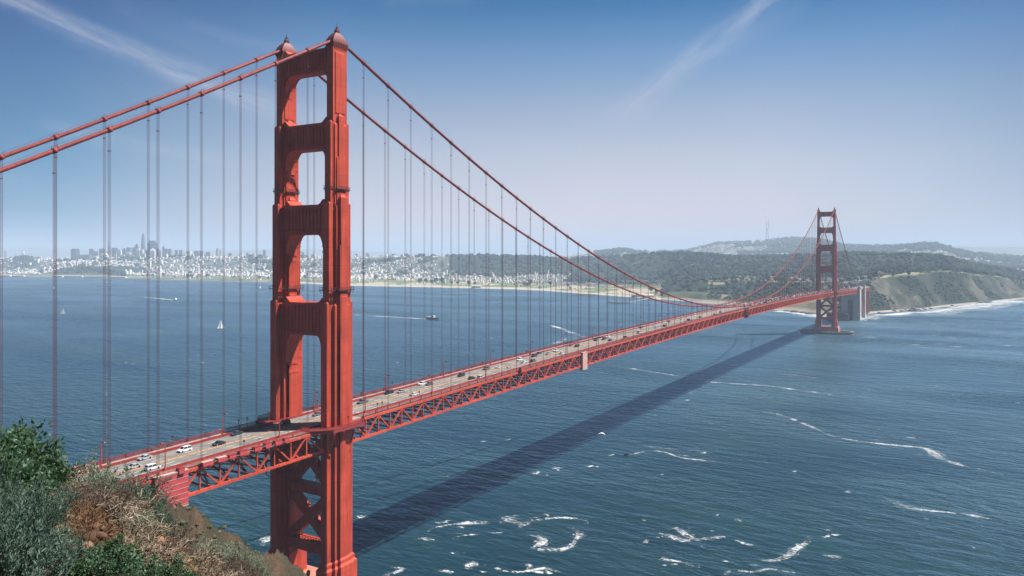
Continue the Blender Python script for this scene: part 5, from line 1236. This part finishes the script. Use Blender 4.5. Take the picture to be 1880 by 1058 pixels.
def sailboat(px, py, hgt, rz, label, lean=.12):
    x, y, _ = on_z(px, py); t = empty('sailboat', (x, y, 0), rz); s = hgt / 14.0; t.scale = (s, s, s); t.rotation_euler = (0, lean, rz)
    hull(10, 3, 1.1, HULLW, t); mb = MB(); mb.box((0, -.6, 1.4), (.9, 1.7, .35)); mb.build('cabin', HULLW, t)
    mb = MB(); mb.tube([(0, .4, 1), (0, .3, 14)], [.1, .06], 6); mb.tube([(0, .4, 1.9), (.5, -3.9, 1.9)], .07, 6); mb.build('mast', M['conc'], t)
    def sl(name, a, b, c, bel):
        n = 7; V = []; F_ = []
        for i in range(n):
            u = i / (n - 1); p = Vector(a).lerp(Vector(c), u); q = Vector(b).lerp(Vector(c), u)
            for k in range(n): v = k / (n - 1); r = p.lerp(q, v); V.append((r.x + bel * math.sin(PI * v) * (1 - u), r.y, r.z))
        for i in range(n - 1):
            for k in range(n - 1): F_.append((i * n + k, i * n + k + 1, (i + 1) * n + k + 1, (i + 1) * n + k))
        V2 = [(x_ + .04, y_, z_) for x_, y_, z_ in V]; m_ = MB(); m_.poly(V, [f[::-1] for f in F_]); m_.poly(V2, F_); m_.build(name, SAIL, t, True)
    sl('mainsail', (0.05, .2, 2.1), (.5, -3.8, 2.1), (0, .25, 13.6), .5); sl('jib', (.1, .1, 1.6), (.1, 4.9, 1.4), (0, .35, 12.2), .5)
    tag(t, label, 'sailboat'); return t
sailboat(115.5, 577, 17, 2.2, 'white sailboat under full sail on the bay, just right of the thickest suspender', .15); sailboat(406, 605, 20, 2.5, 'largest white sailboat, below the middle suspenders left of the near tower', .08)
sailboat(98.5, 530, 14, .6, 'small white sailboat hidden partly by the thick suspender at the left, near the piers'); sailboat(478, 530, 14, 2.6, 'small white sailboat close left of the near tower by the city shore', .15)
def wake(x, y, rz, L_, w0, w1, m_):
    d = Vector((-math.sin(rz), math.cos(rz), 0)); r = Vector((d.y, -d.x, 0)); V = []; F_ = []; Cc = []; n = 40; rows = 7
    for i in range(n):
        t_ = i / (n - 1); c = Vector((x, y, .08)) - d * (L_ * t_); wv = w0 + (w1 - w0) * t_
        for k in range(rows): V.append(tuple(c + r * wv * ((k / (rows - 1)) - .5)))
    for i in range(n - 1):
        for k in range(rows - 1):
            a = i * rows + k; F_.append((a, a + 1, a + rows + 1, a + rows)); q = 1 - abs((k + .5) / (rows - 1) * 2 - 1) * .8; v = (1.5 * (1 - i / n) ** .8 + .1) * q; Cc.append((v, v, v))
    o = np_mesh('wake', V, F_, m_, colors=Cc); tag(o, kind='stuff'); return o
def heading(px0, py0, px1, py1):
    a, b = on_z(px0, py0), on_z(px1, py1); return math.atan2(-(b[0] - a[0]), b[1] - a[1])
# motor yacht
rz = heading(207, 539, 324, 551); x, y, _ = on_z(322, 551.5); t = empty('motor_yacht', (x, y, 0), rz); hull(26, 7, 2.6, HULLW, t); mb = MB(); mb.frust([(0, -1, 2.8, 7.5, 2.6), (0, -1.4, 2.5, 6.6, 5.0)]); mb.frust([(0, -1, 2.0, 4.0, 5.0), (0, -1.3, 1.7, 3.2, 7.2)]); mb.build('cabin', HULLW, t)
mb = MB(); mb.box((0, -1.1, 4.0), (2.75, 6.0, .35)); mb.build('windows', M['glass'], t); mb = MB(); mb.tube([(0, -1.5, 7), (0, -2.2, 12)], .18, 5); mb.build('mast', M['conc'], t); tag(t, 'white motor yacht speeding right and leaving a long white wake, near the city shore', 'motor yacht'); wake(x, y, rz, 640, 12, 46, FOAMF)
# ferry boat
rz = heading(660, 577, 800, 585); x, y, _ = on_z(793, 586.5); t = empty('ferry', (x, y, 0), rz); hull(34, 9, 3.2, HULLD, t, .3); mb = MB(); mb.frust([(0, -3, 3.6, 9.5, 3.0), (0, -3, 3.4, 9.2, 5.6)]); mb.frust([(0, 4.2, 3.0, 3.2, 5.6), (0, 4.0, 2.7, 2.8, 8.4)]); mb.build('cabin', HULLW, t)
mb = MB(); mb.box((0, -3, 4.5), (3.62, 8.4, .4)); mb.box((0, 4.3, 7.2), (2.95, 3.0, .45)); mb.build('windows', M['glass'], t); mb = MB(); mb.tube([(0, 3, 8), (0, 2.2, 14)], .2, 5); mb.beam((-1.6, 2.6, 11), (1.6, 2.6, 11), .15, .15); mb.build('mast', M['dark'], t); mb = MB(); mb.tube([(0, -1, 5.5), (0, -1.4, 8.6)], 1.1, 8); mb.build('funnel', HULLD, t)
tag(t, 'dark-hulled ferry with a white deckhouse trailing a wake, right of the near tower', 'ferry'); wake(x, y, rz, 520, 14, 40, FOAMF)
# kite surfer and jet ski
KM = mat('kite_cloth', (.85, .85, .83), .7); x, y, z = at(1103, 500, py=803); t = empty('surf_kite', (x, y, z), -YAW); mb = MB(); V = []; F_ = []
for i in range(11):
    a = PI * (i / 10 * 1.1 - .05); c = (2.6 * math.cos(a) , 3.2 * math.sin(a)); w_ = .3 + 1.0 * math.sin(PI * i / 10)
    V += [(c[0], -w_, c[1]), (c[0], w_, c[1]), (c[0] * .97, w_, c[1] * .97 - .05), (c[0] * .97, -w_, c[1] * .97 - .05)]
for i in range(10):
    for k in range(4): F_.append((i * 4 + k, i * 4 + (k + 1) % 4, (i + 1) * 4 + (k + 1) % 4, (i + 1) * 4 + k))
mb.poly(V, F_); mb.build('canopy', KM, t, True); mb = MB()
for s in (-1, 1): mb.tube([(s * 2.5, 0, .2), (2, 1, -16)], .03, 3)
mb.build('lines', M['dark'], t); t.rotation_euler = (0, .9, -YAW); tag(t, 'white curved surf kite flying low over the water beside the deck shadow', 'kite')
def rider(px, py, label, rz):
    x, y, _ = on_z(px, py); t = empty('jet_ski', (x, y, 0.1), rz); hull(3.2, 1.2, .6, HULLD, t); mb = MB(); mb.box((0, -.2, .85), (.28, .7, .22)); mb.beam((0, .5, .9), (0, .75, 1.3), .12, .12); mb.build('seat', M['dark'], t); tag(t, label, 'jet ski')
    mb = MB(); return t, x, y
CLW = mat('wetsuit', (.02, .02, .025), .7)
def standing(x, y, z, rz, label, sc_=1.0):
    o = person(0, 0, 0, CLW, CLW, CLW, label); o.location = (x, y, z); o.rotation_euler = (0, 0, rz); o['group'] = 'riders on the water'; return o
t, x, y = rider(1150, 836, 'dark jet ski at the head of the white curling wake, right of the deck shadow', 2.0); standing(x, y, .55, 2.0, 'person in a dark wetsuit riding the jet ski at the head of the curling wake')
x, y, _ = on_z(1802, 613); o = MB(); o.frust([(0, 0, .25, .9, 0), (0, 0, .28, 1.1, .1)]); o = o.build('surfboard', HULLW); o.location = (x, y, .05); tag(o, 'white surfboard under the lone rider on the water at the far right', 'surfboard'); standing(x, y, .16, 1.2, 'person in a dark wetsuit standing on a board on the water at the far right'); foam_line('foam', [(1802, 613.4), (1825, 613), (1850, 614)], 1.4, FOAMS)
# ------------------------------------------------------------------ near headland
def soil(name, cols, sc1, sc2, bump, bs):
    m = bpy.data.materials.new(name); m.use_nodes = True; T = m.node_tree; b = T.nodes['Principled BSDF']; b.inputs['Roughness'].default_value = .95; b.inputs['Specular IOR Level'].default_value = .15
    g = nd(T, 'ShaderNodeNewGeometry'); P = g.outputs['Position']; n1 = noise(T, P, sc1, 6, .65, .3); n2 = noise(T, P, sc2, 6, .7); n3 = noise(T, P, sc1 * .35, 3, .5)
    c = mix(T, ramp(T, n1, [(.38, 0), (.62, 1)]), cols[0], cols[1]); c = mix(T, ramp(T, n3, [(.48, 0), (.6, 1)]), c, cols[2]); c = mix(T, 1.0, c, ramp(T, n2, [(.25, .45), (.6, 1.1), (.8, 1.45)]), 'MULTIPLY'); lk(T, c, b.inputs['Base Color'])
    bn = nd(T, 'ShaderNodeBump'); bn.inputs['Strength'].default_value = .9; bn.inputs['Distance'].default_value = bump; lk(T, noise(T, P, bs, 9, .72), bn.inputs['Height']); lk(T, bn.outputs[0], b.inputs['Normal']); return m
SOIL = soil('red_soil', ((.19, .085, .045), (.10, .05, .03), (.09, .065, .04)), 1.2, 9, .22, 9)
SLOPE = soil('slope_rock', ((.17, .105, .06), (.10, .07, .045), (.085, .075, .045)), .09, 1.4, 2.6, .55)
# knoll right in front of the camera: drop below the camera as a function of column and depth
kn_ = [(-1400, [(.5, 1.75), (5, 2.2), (9, 3.0), (24, 14), (60, 40)]), (-300, [(.5, 1.75), (5, 2.15), (9, 2.55), (24, 13), (60, 40)]), (0, [(.5, 1.75), (5, 2.25), (9.0, 2.62), (22, 12.5), (60, 42)]), (100, [(.5, 1.75), (5.2, 2.3), (9.5, 2.95), (22, 13), (60, 43)]), (170, [(.5, 1.75), (5.5, 2.4), (10.5, 3.15), (23, 14), (60, 45)]),
       (230, [(.5, 1.75), (6, 2.7), (12, 3.95), (25, 16), (60, 46)]), (300, [(.5, 1.75), (7, 3.1), (13.5, 4.85), (26, 17), (60, 48)]), (360, [(.5, 1.75), (8, 3.6), (14.5, 5.5), (27, 19), (60, 50)]), (420, [(.5, 1.8), (9, 4.2), (15.5, 6.15), (28, 20), (60, 52)]),
       (470, [(.5, 1.8), (9, 4.5), (16, 6.75), (29, 21), (60, 54)]), (530, [(.5, 1.8), (8, 4.6), (15, 7.4), (28, 22), (60, 55)]), (640, [(.5, 1.8), (7, 4.8), (12, 7.5), (26, 23), (60, 57)]), (2500, [(.5, 1.9), (6, 5.0), (11, 9), (26, 25), (60, 60)])]
kpx = [k[0] for k in kn_]
def ground(px, D):
    v = []
    for _, prof in kn_: v.append(np.interp(D, [p[0] for p in prof], [p[1] for p in prof]))
    return CAM[2] - float(np.interp(px, kpx, v))
cols_px = np.concatenate([np.linspace(-1400, -300, 12)[:-1], np.arange(-300, 700, 10.0), np.linspace(700, 2500, 14)]); ds = np.concatenate([np.linspace(.5, 18, 90), np.linspace(18.6, 60, 40)])
V = []
for D in ds:
    for px in cols_px:
        x, y, _ = at(px, D, 0); V.append((x, y, ground(px, D)))
V = np.array(V); nn = (fbm(V[:, 0], V[:, 1], 3.2, 41) - .5) * .55 + (fbm(V[:, 0], V[:, 1], .7, 44) - .5) * .18; dd = np.repeat(ds, len(cols_px)); V[:, 2] += nn * np.clip(dd / 8, 0, 1) - np.where(dd > 12, .1, 0)
n = len(cols_px); F_ = [(i * n + j, i * n + j + 1, (i + 1) * n + j + 1, (i + 1) * n + j) for i in range(len(ds) - 1) for j in range(n - 1)]
o = np_mesh('ground', V, F_, SOIL, smooth=True); tag(o, kind='structure')
GV = V.reshape(len(ds), n, 3)
def gz(px, D):
    i = int(np.argmin(abs(ds - D))); j = int(np.argmin(abs(cols_px - px))); return float(GV[i, j, 2])
# spur falling away to the near pier
sp = [(-250, 700, 60), (120, 880, 90), (230, 915, 112), (300, 921, 128), (322, 922, 133), (345, 926, 138), (375, 943, 148), (420, 973, 165), (455, 995, 180), (478, 1003, 190), (495, 1013, 200), (502, 1013, 208), (512, 1011, 215), (530, 1025, 222), (545, 1037, 230), (556, 1046, 236), (575, 1068, 243), (620, 1120, 252), (700, 1200, 262)]
spx = np.concatenate([np.arange(-250, 120, 12.0), np.arange(120, 700, 3.0)]); sr = np.interp(spx, [s[0] for s in sp], [s[1] for s in sp]); sD = np.interp(spx, [s[0] for s in sp], [s[2] for s in sp]); zr = CAM[2] + (HOR - sr) / FPX * sD
V = []; off = list(np.linspace(-100, 0, 60)) + list(np.linspace(2, 130, 46))
for o_ in off:
    D = sD + o_; z = zr - (np.abs(o_) * .62 if o_ < 0 else o_ * .95) - (0 if o_ > 0 else .0); r = (spx - 940) / FPX * D; V.append(np.stack([CAM[0] + FW[0] * D + RT[0] * r, CAM[1] + FW[1] * D + RT[1] * r, z], 1))
V = np.concatenate(V); e = np.repeat(np.clip(np.abs(np.array(off)) / 14, .1, 1), len(spx)); nz_ = (fbm(V[:, 0] + V[:, 2] * .5, V[:, 1], 26, 51, 5) - .5) * 14 + (np.abs(fbm(V[:, 0], V[:, 1] + V[:, 2] * .4, 9, 55, 4) - .5)) * -7
V[:, 2] += nz_ * e + (fbm(V[:, 0], V[:, 1] + V[:, 2], 5, 58, 5) - .5) * 3.4 - (1 - np.abs(fbm(V[:, 0] + V[:, 2] * .6, V[:, 1], 3.2, 63, 4) - .5) * 2) ** 4 * 1.3; V[:, 2] = np.maximum(V[:, 2], -6)
n = len(spx); F_ = [(i * n + j, i * n + j + 1, (i + 1) * n + j + 1, (i + 1) * n + j) for i in range(len(off) - 1) for j in range(n - 1)]
o = np_mesh('spur_land', V, F_, SLOPE, smooth=True); o.name = 'hillside'; tag(o, kind='structure')

# ------------------------------------------------------------------ shrubs (leaf by leaf)
def leafmat(name, c, c2, trans=.35, rough=.5):
    m = bpy.data.materials.new(name); m.use_nodes = True; T = m.node_tree; b = T.nodes['Principled BSDF']; b.inputs['Roughness'].default_value = rough; b.inputs['Specular IOR Level'].default_value = .4
    g = nd(T, 'ShaderNodeNewGeometry'); tc = nd(T, 'ShaderNodeTexCoord'); r = g.outputs['Random Per Island']; n_ = noise(T, tc.outputs['Object'], 2.2, 3)
    f = mth(T, 'ADD', mth(T, 'MULTIPLY', r, .6), mth(T, 'MULTIPLY', mth(T, 'SUBTRACT', n_, .3), .9), clamp=True); cc_ = mix(T, f, c, c2); lk(T, cc_, b.inputs['Base Color'])
    tr = nd(T, 'ShaderNodeBsdfTranslucent'); lk(T, mix(T, 1.0, cc_, (.9, 1.0, .5), 'MULTIPLY'), tr.inputs[0]); ms = nd(T, 'ShaderNodeMixShader'); ms.inputs[0].default_value = trans; lk(T, b.outputs[0], ms.inputs[1]); lk(T, tr.outputs[0], ms.inputs[2])
    lk(T, ms.outputs[0], [x for x in T.nodes if x.type == 'OUTPUT_MATERIAL'][0].inputs[0]); return m
LGREEN = leafmat('leaf_green', (.012, .05, .028), (.13, .22, .12)); LSAGE = leafmat('leaf_sage', (.025, .065, .05), (.19, .26, .20), .25, .7); LPALE = leafmat('leaf_pale_sage', (.09, .13, .09), (.33, .37, .28), .25, .8)
LDRY = leafmat('leaf_dry', (.08, .035, .018), (.24, .14, .07), .25, .8); TWIG = mat('dry_twig', (.21, .165, .12), .85, var=.7, vscale=2.2, rvar=.45); TWIGD = mat('dark_twig', (.07, .05, .04), .9, var=.3, vscale=6)
def leaves(P_, dirs, L_, Wd, r_, name, m, parent):
    """folded two-facet leaves: P_ base points, dirs leaf axes"""
    n_ = len(P_); d = dirs / np.linalg.norm(dirs, axis=1, keepdims=True); q = r_.normal(size=(n_, 3)); s = np.cross(d, q); s /= np.linalg.norm(s, axis=1, keepdims=True) + 1e-9; u = np.cross(s, d)
    L_ = L_[:, None]; Wd = Wd[:, None]; a = P_; b = P_ + d * L_ * .45 + s * Wd + u * Wd * .35; c = P_ + d * L_ + u * L_ * -.08; e = P_ + d * L_ * .45 - s * Wd + u * Wd * .35
    V = np.stack([a, b, c, e], 1).reshape(-1, 3); k = np.arange(n_)[:, None] * 4; F_ = np.concatenate([k + np.array([[0, 1, 2]]), k + np.array([[0, 2, 3]])], 1).reshape(-1, 3); return np_mesh(name, V, F_, m, parent)
def branch_tree(r_, start, d0, L_, rad, depth, out, tips, gnarl=.35, split=3):
    p = np.array(start, float); d = np.array(d0, float); pts = [p.copy()]; seg = 5
    for i in range(seg):
        d = d + r_.normal(size=3) * gnarl * .5; d /= np.linalg.norm(d); p = p + d * L_ / seg; pts.append(p.copy())
        if depth > 0 and i >= 1:
            for _ in range(r_.integers(0, split)): dd = d + r_.normal(size=3) * .75; dd /= np.linalg.norm(dd); branch_tree(r_, p, dd, L_ * r_.uniform(.45, .72), rad * .6, depth - 1, out, tips, gnarl, split)
    out.append((pts, rad)); tips.append((pts[-1], d)); tips.append((pts[-3], d))
def twig_mesh(r_, parent, n0, R0, H_, depth, rad, m, name='stems', gnarl=.35, up=.9, split=3):
    out = []; tips = []
    for i in range(n0):
        a = r_.uniform(0, 2 * PI); d = np.array([math.cos(a) * r_.uniform(.2, 1), math.sin(a) * r_.uniform(.2, 1), up]); d /= np.linalg.norm(d); q = r_.uniform(0, R0 * .4)
        branch_tree(r_, (math.cos(a) * q, math.sin(a) * q, -.08), d, H_ * r_.uniform(.6, 1.0), rad, depth, out, tips, gnarl, split)
    mb = MB()
    for pts, r in out: mb.tube(pts, [max(r * (1 - .6 * i / (len(pts) - 1)), .0018) for i in range(len(pts))], 4 if r > .006 else 3)
    mb.build(name, m, parent); return tips
def bush_leafy(seed, m=None, twm=None, nl=4400):
    r_ = np.random.default_rng(seed); t = empty('leafy_shrub'); tips = twig_mesh(r_, t, 11, .5, .62, 2, .012, twm or TWIGD, gnarl=.3, up=1.0)
    cl_ = [tuple(p) for p, d in tips]; idx_ = r_.integers(0, len(cl_), 260); C0 = np.array(cl_)[idx_]; k = nl // 260; P_ = np.repeat(C0, k, 0); off_ = r_.normal(size=P_.shape) * .045; P_ = P_ + off_; d = off_ + np.array([0, 0, .05]) + r_.normal(size=P_.shape) * .03
    P_[:, 2] = np.maximum(P_[:, 2], .02); leaves(P_, d, r_.uniform(.035, .08, len(P_)), r_.uniform(.015, .03, len(P_)), r_, 'crown', m or LGREEN, t); return t
def bush_sage(seed, m=LSAGE, n0=24, H_=.42, nl=7500):
    """upright sprigs, narrow leaves spiralling round each sprig"""
    r_ = np.random.default_rng(seed); t = empty('sage_shrub'); tips = twig_mesh(r_, t, n0, .6, H_, 1, .008, TWIGD, gnarl=.2, up=1.5, split=3)
    sp_ = tips; per = max(4, nl // len(sp_)); P_ = []; Dn = []
    for p, d in sp_:
        d = d + np.array([0, 0, .8]); d /= np.linalg.norm(d); Ls = r_.uniform(.10, .24)
        for k in range(per):
            u = k / per; a = k * 2.4; s = np.cross(d, [0.3, .7, .2]); s /= np.linalg.norm(s); v = np.cross(d, s); q = p + d * Ls * u; P_.append(q); Dn.append(d * .8 + (s * math.cos(a) + v * math.sin(a)) * .75)
    P_ = np.array(P_) + r_.normal(size=(len(P_), 3)) * .006; leaves(P_, np.array(Dn), r_.uniform(.022, .05, len(P_)), r_.uniform(.0035, .0075, len(P_)), r_, 'crown', m, t); return t
def bush_dry(seed, depth=2, n0=13, nl=350, H_=.33, tw=None):
    r_ = np.random.default_rng(seed); t = empty('dry_shrub'); tips = twig_mesh(r_, t, n0, .6, H_, depth, .013, tw or TWIG, 'twigs', gnarl=.55, up=.35)
    if nl:
        C0 = np.array([p for p, d in tips]); P_ = C0[r_.integers(0, len(C0), nl)] + r_.normal(size=(nl, 3)) * .02; leaves(P_, r_.normal(size=(nl, 3)), r_.uniform(.012, .03, nl), r_.uniform(.003, .008, nl), r_, 'dry_leaves', LDRY, t)
    return t
kinds = {}
kinds['leafy'] = [bush_leafy(1), bush_leafy(2), bush_leafy(3)]
kinds['sage'] = [bush_sage(4), bush_sage(5), bush_sage(6)]
kinds['pale'] = [bush_sage(7, LPALE, 20, .34, 3600), bush_sage(8, LPALE, 20, .34, 3600)]
kinds['dry'] = [bush_dry(9), bush_dry(10), bush_dry(11, 3, 7, 0, .28), bush_dry(12, 2, 16, 1500, .3)]
kinds['thicket'] = [bush_dry(13, 3, 16, 900, .34, TWIGD), bush_dry(14, 3, 16, 900, .34, TWIGD)]
usedk = {k: [False] * len(v) for k, v in kinds.items()}
lab = dict(leafy='bright green leafy shrub', sage='grey-green upright sage shrub', pale='pale silvery sage shrub', dry='dry leafless tangled shrub', thicket='dark brown bare thicket')
plants = []   # kind, column, depth, scale
def P_(kind, px, D, s, sz=None, sink=0.0): plants.append((px, kind, D, s, sz or s, sink))
# bright leafy mass, upper left
for px, D, s in [(-75, 8.6, .9), (-20, 8.4, .82), (14, 8.5, .84), (44, 9.0, .56), (-10, 7.6, .7), (28, 8.0, .6), (-45, 7.4, .8), (64, 9.2, .34), (6, 9.0, .9), (-15, 7.0, .55), (40, 7.6, .36)]: P_('leafy', px, D, s)
# lower leafy patches
for px, D, s in [(190, 5.6, .36), (225, 5.8, .34), (262, 6.2, .33), (160, 5.2, .36), (205, 6.2, .26), (290, 7.0, .32), (245, 5.3, .34), (330, 8.0, .26), (180, 5.9, .3), (10, 7.0, .4), (300, 6.3, .3), (355, 8.0, .28), (385, 9.0, .24)]: P_('leafy', px, D, s)
# sage mass, lower left
for i in range(30):
    px = -280 + (i % 8) * 42 + rnd.uniform(-12, 12); D = 4.6 + (i // 8) * .55 + rnd.uniform(-.15, .15); P_('sage', px, D, rnd.uniform(.5, .95), rnd.uniform(.6, 1.1))
for px, D, s in [(60, 7.0, .6), (85, 7.2, .55), (30, 6.6, .5), (70, 6.0, .5), (100, 5.6, .45)]: P_('sage', px, D, s)
# sage ridge in the middle
for px, D, s in [(160, 10.6, .5), (176, 10.8, .6), (192, 11.0, .7), (208, 11.2, .8), (222, 11.5, 1.0), (238, 11.9, 1.1), (252, 12.2, 1.05), (266, 12.4, .92), (281, 12.6, .72), (292, 12.9, .45), (230, 11.0, .6), (246, 11.3, .6), (262, 11.6, .6), (276, 11.9, .55), (288, 12.1, .4), (212, 10.9, .5)]: P_('sage', px, D, s)
for px, D, s in [(152, 10.4, .8), (159, 10.6, 1.2), (172, 10.3, .6), (228, 10.0, .5), (358, 14.4, .8), (368, 14.6, .9), (378, 14.9, .9), (348, 14.0, .55), (390, 15.2, .9), (402, 15.4, 1.2), (415, 15.6, 1.3), (428, 15.6, 1.25), (438, 15.9, 1.2), (448, 16.0, 1.25), (458, 16.0, 1.1), (333, 13.8, .7), (250, 9.6, .7), (240, 9.4, .7), (425, 15.0, 1.0), (405, 14.7, 1.0), (455, 15.2, 1.0), (385, 14.0, .9)]: P_('pale', px, D, s)
# dry tangles
for i in range(13):
    px = rnd.uniform(100, 250); D = rnd.uniform(8.4, 10.6); P_('dry', px, D, rnd.uniform(.8, 1.2))
for i in range(24):
    px = rnd.uniform(190, 480); u = rnd.random() * .93; dm = float(np.interp(px, [190, 260, 340, 470], [10.5, 12.5, 14, 16])); dn = float(np.interp(px, [190, 260, 340, 470], [6.5, 7, 8.5, 11])); P_('dry', px, dn + (dm - dn) * u, rnd.uniform(.6, 1.25) * (.6 if u > .7 else 1))
for px, D, s in [(0, 10.5, 2.6), (-14, 10.2, 2.9), (92, 9.4, .8), (80, 9.0, .7), (104, 9.6, .8), (70, 8.6, .6), (120, 9.6, .9), (133, 9.8, .9), (110, 9.3, .9), (145, 10, .9)]: P_('dry', px, D, s)
for px, D, s in [(118, 9.2, .8), (135, 9.3, .9), (152, 9.5, .95), (170, 9.7, .95), (188, 10.0, .9), (205, 10.2, .8), (160, 9.0, .7), (182, 9.2, .6), (145, 8.8, .6), (300, 11.6, .7), (318, 12.2, .7), (395, 13.6, .9), (412, 14.0, .95), (430, 14.4, .95), (446, 14.8, .85), (380, 13.0, .8), (405, 13.2, .8), (425, 13.6, .8)]: P_('thicket', px, D, s)
plants.sort(); kc = {}
for px, kind, D, s, sz, sink in plants:
    k = rnd.randrange(len(kinds[kind])); 
    if not all(usedk[kind]): k = usedk[kind].index(False)
    o = kinds[kind][k] if not usedk[kind][k] else copy_tree(kinds[kind][k]); usedk[kind][k] = True
    x, y, _ = at(px, D, 0); o.location = (x, y, gz(px, D) - .03 * s); o.scale = (s, s, sz * rnd.uniform(.9, 1.1)); o.rotation_euler = (rnd.uniform(-.12, .12), rnd.uniform(-.12, .12), rnd.uniform(0, 6.28))
    i = kc.get(kind, 0); kc[kind] = i + 1; tag(o, f'{lab[kind]} on the near knoll, {ordinal(i)} of its kind from the left', 'shrub', lab[kind] + 's on the near knoll')
# straw, dead stalks and litter between the shrubs: one mass
r_ = np.random.default_rng(77); n_ = 15000; px_ = r_.uniform(-40, 520, n_); dm = np.interp(px_, [-40, 100, 170, 230, 300, 470, 520], [9.5, 9.8, 10.8, 12.2, 13.8, 16.5, 16]); D_ = 4.5 + (dm - 4.5) * r_.random(n_) ** .7
base = np.array([(*at(a, b, 0)[:2], gz(a, b)) for a, b in zip(px_, D_)]); d = r_.normal(size=(n_, 3)) * np.array([.6, .6, .35]) + np.array([0, 0, .45]); leaves(base, d, r_.uniform(.03, .16, n_), r_.uniform(.002, .006, n_), r_, 'dry_grass', LDRY, None); tag(bpy.data.objects['dry_grass'], kind='stuff')
n_ = 16000; px_ = r_.uniform(-60, 500, n_); dm = np.interp(px_, [-40, 100, 170, 230, 300, 470, 520], [9.5, 9.8, 10.8, 12.2, 13.8, 16.5, 16]); D_ = 4.3 + (dm - 4.3) * r_.random(n_) ** .7; keep_ = fbm(px_ * .01, D_ * .4, 1.0, 61) > .5; px_, D_ = px_[keep_], D_[keep_]; n_ = len(px_)
base = np.array([(*at(a, b, 0)[:2], gz(a, b)) for a, b in zip(px_, D_)]); leaves(base + r_.normal(size=base.shape) * .02, r_.normal(size=(n_, 3)) + np.array([0, 0, .8]), r_.uniform(.03, .07, n_), r_.uniform(.008, .016, n_), r_, 'ground_cover', LGREEN, None); tag(bpy.data.objects['ground_cover'], kind='stuff')
# stones and clods on the bare soil
n_ = 1500; px_ = r_.uniform(60, 500, n_); D_ = r_.uniform(5, 14, n_); base = np.array([(*at(a, b, 0)[:2], gz(a, b)) for a, b in zip(px_, D_)]); q_ = r_.uniform(.15, 1, n_) ** 3
blobs(base, .02 + q_ * .07, .7, np.array([.15, .085, .055])[None] * r_.uniform(.5, 1.4, (n_, 1)), 'stones', FOL, base=(iv, ifc), rough=.4); tag(bpy.data.objects['stones'], kind='stuff')
# scrub clumps scattered over the far spur
ps = []; rs = []; cs = []
for i in range(900):
    j = rnd.randrange(len(spx)); k = rnd.randrange(5, 60); q = V[k * n + j] if False else None
SV = bpy.data.objects['hillside'].data.vertices; ns = len(spx)
for i in range(2200):
    j = rnd.randrange(60, ns); k = rnd.randrange(20, 62); co = SV[k * ns + j].co
    if spx[j] > 475: continue
    if rnd.random() < .6: r = rnd.uniform(.25, .75) * (1 if spx[j] < 440 else .6); ps.append((co.x, co.y, co.z + r * .1)); rs.append(r); g_ = rnd.uniform(.5, 1.4); cs.append((.065 * g_, .07 * g_, .042 * g_))
blobs(ps, rs, .5, cs, 'slope_scrub', FOL, base=(iv1, if1), rough=.5); tag(bpy.data.objects['slope_scrub'], kind='stuff')
# boulders at the foot of the spur beside the pier
for i, (px, D, r) in enumerate([(470, 178, 5), (520, 226, 5.5), (498, 222, 3.5)]):
    pass

# ------------------------------------------------------------------ air
mb = MB(); mb.bx(EX0 - 400, EX1 + 400, EY0 - 400, EY1 + 400, -32, 640); hz = mb.build('haze', M['white']); tag(hz, kind='stuff')
m = bpy.data.materials.new('haze_air'); m.use_nodes = True; T = m.node_tree; T.nodes.clear(); out = nd(T, 'ShaderNodeOutputMaterial'); pv = nd(T, 'ShaderNodeVolumePrincipled')
pv.inputs['Color'].default_value = (.64, .79, .98, 1); pv.inputs['Density'].default_value = 0.000095; pv.inputs['Anisotropy'].default_value = 0.0; lk(T, pv.outputs[0], out.inputs['Volume'])
hz.data.materials.clear(); hz.data.materials.append(m)
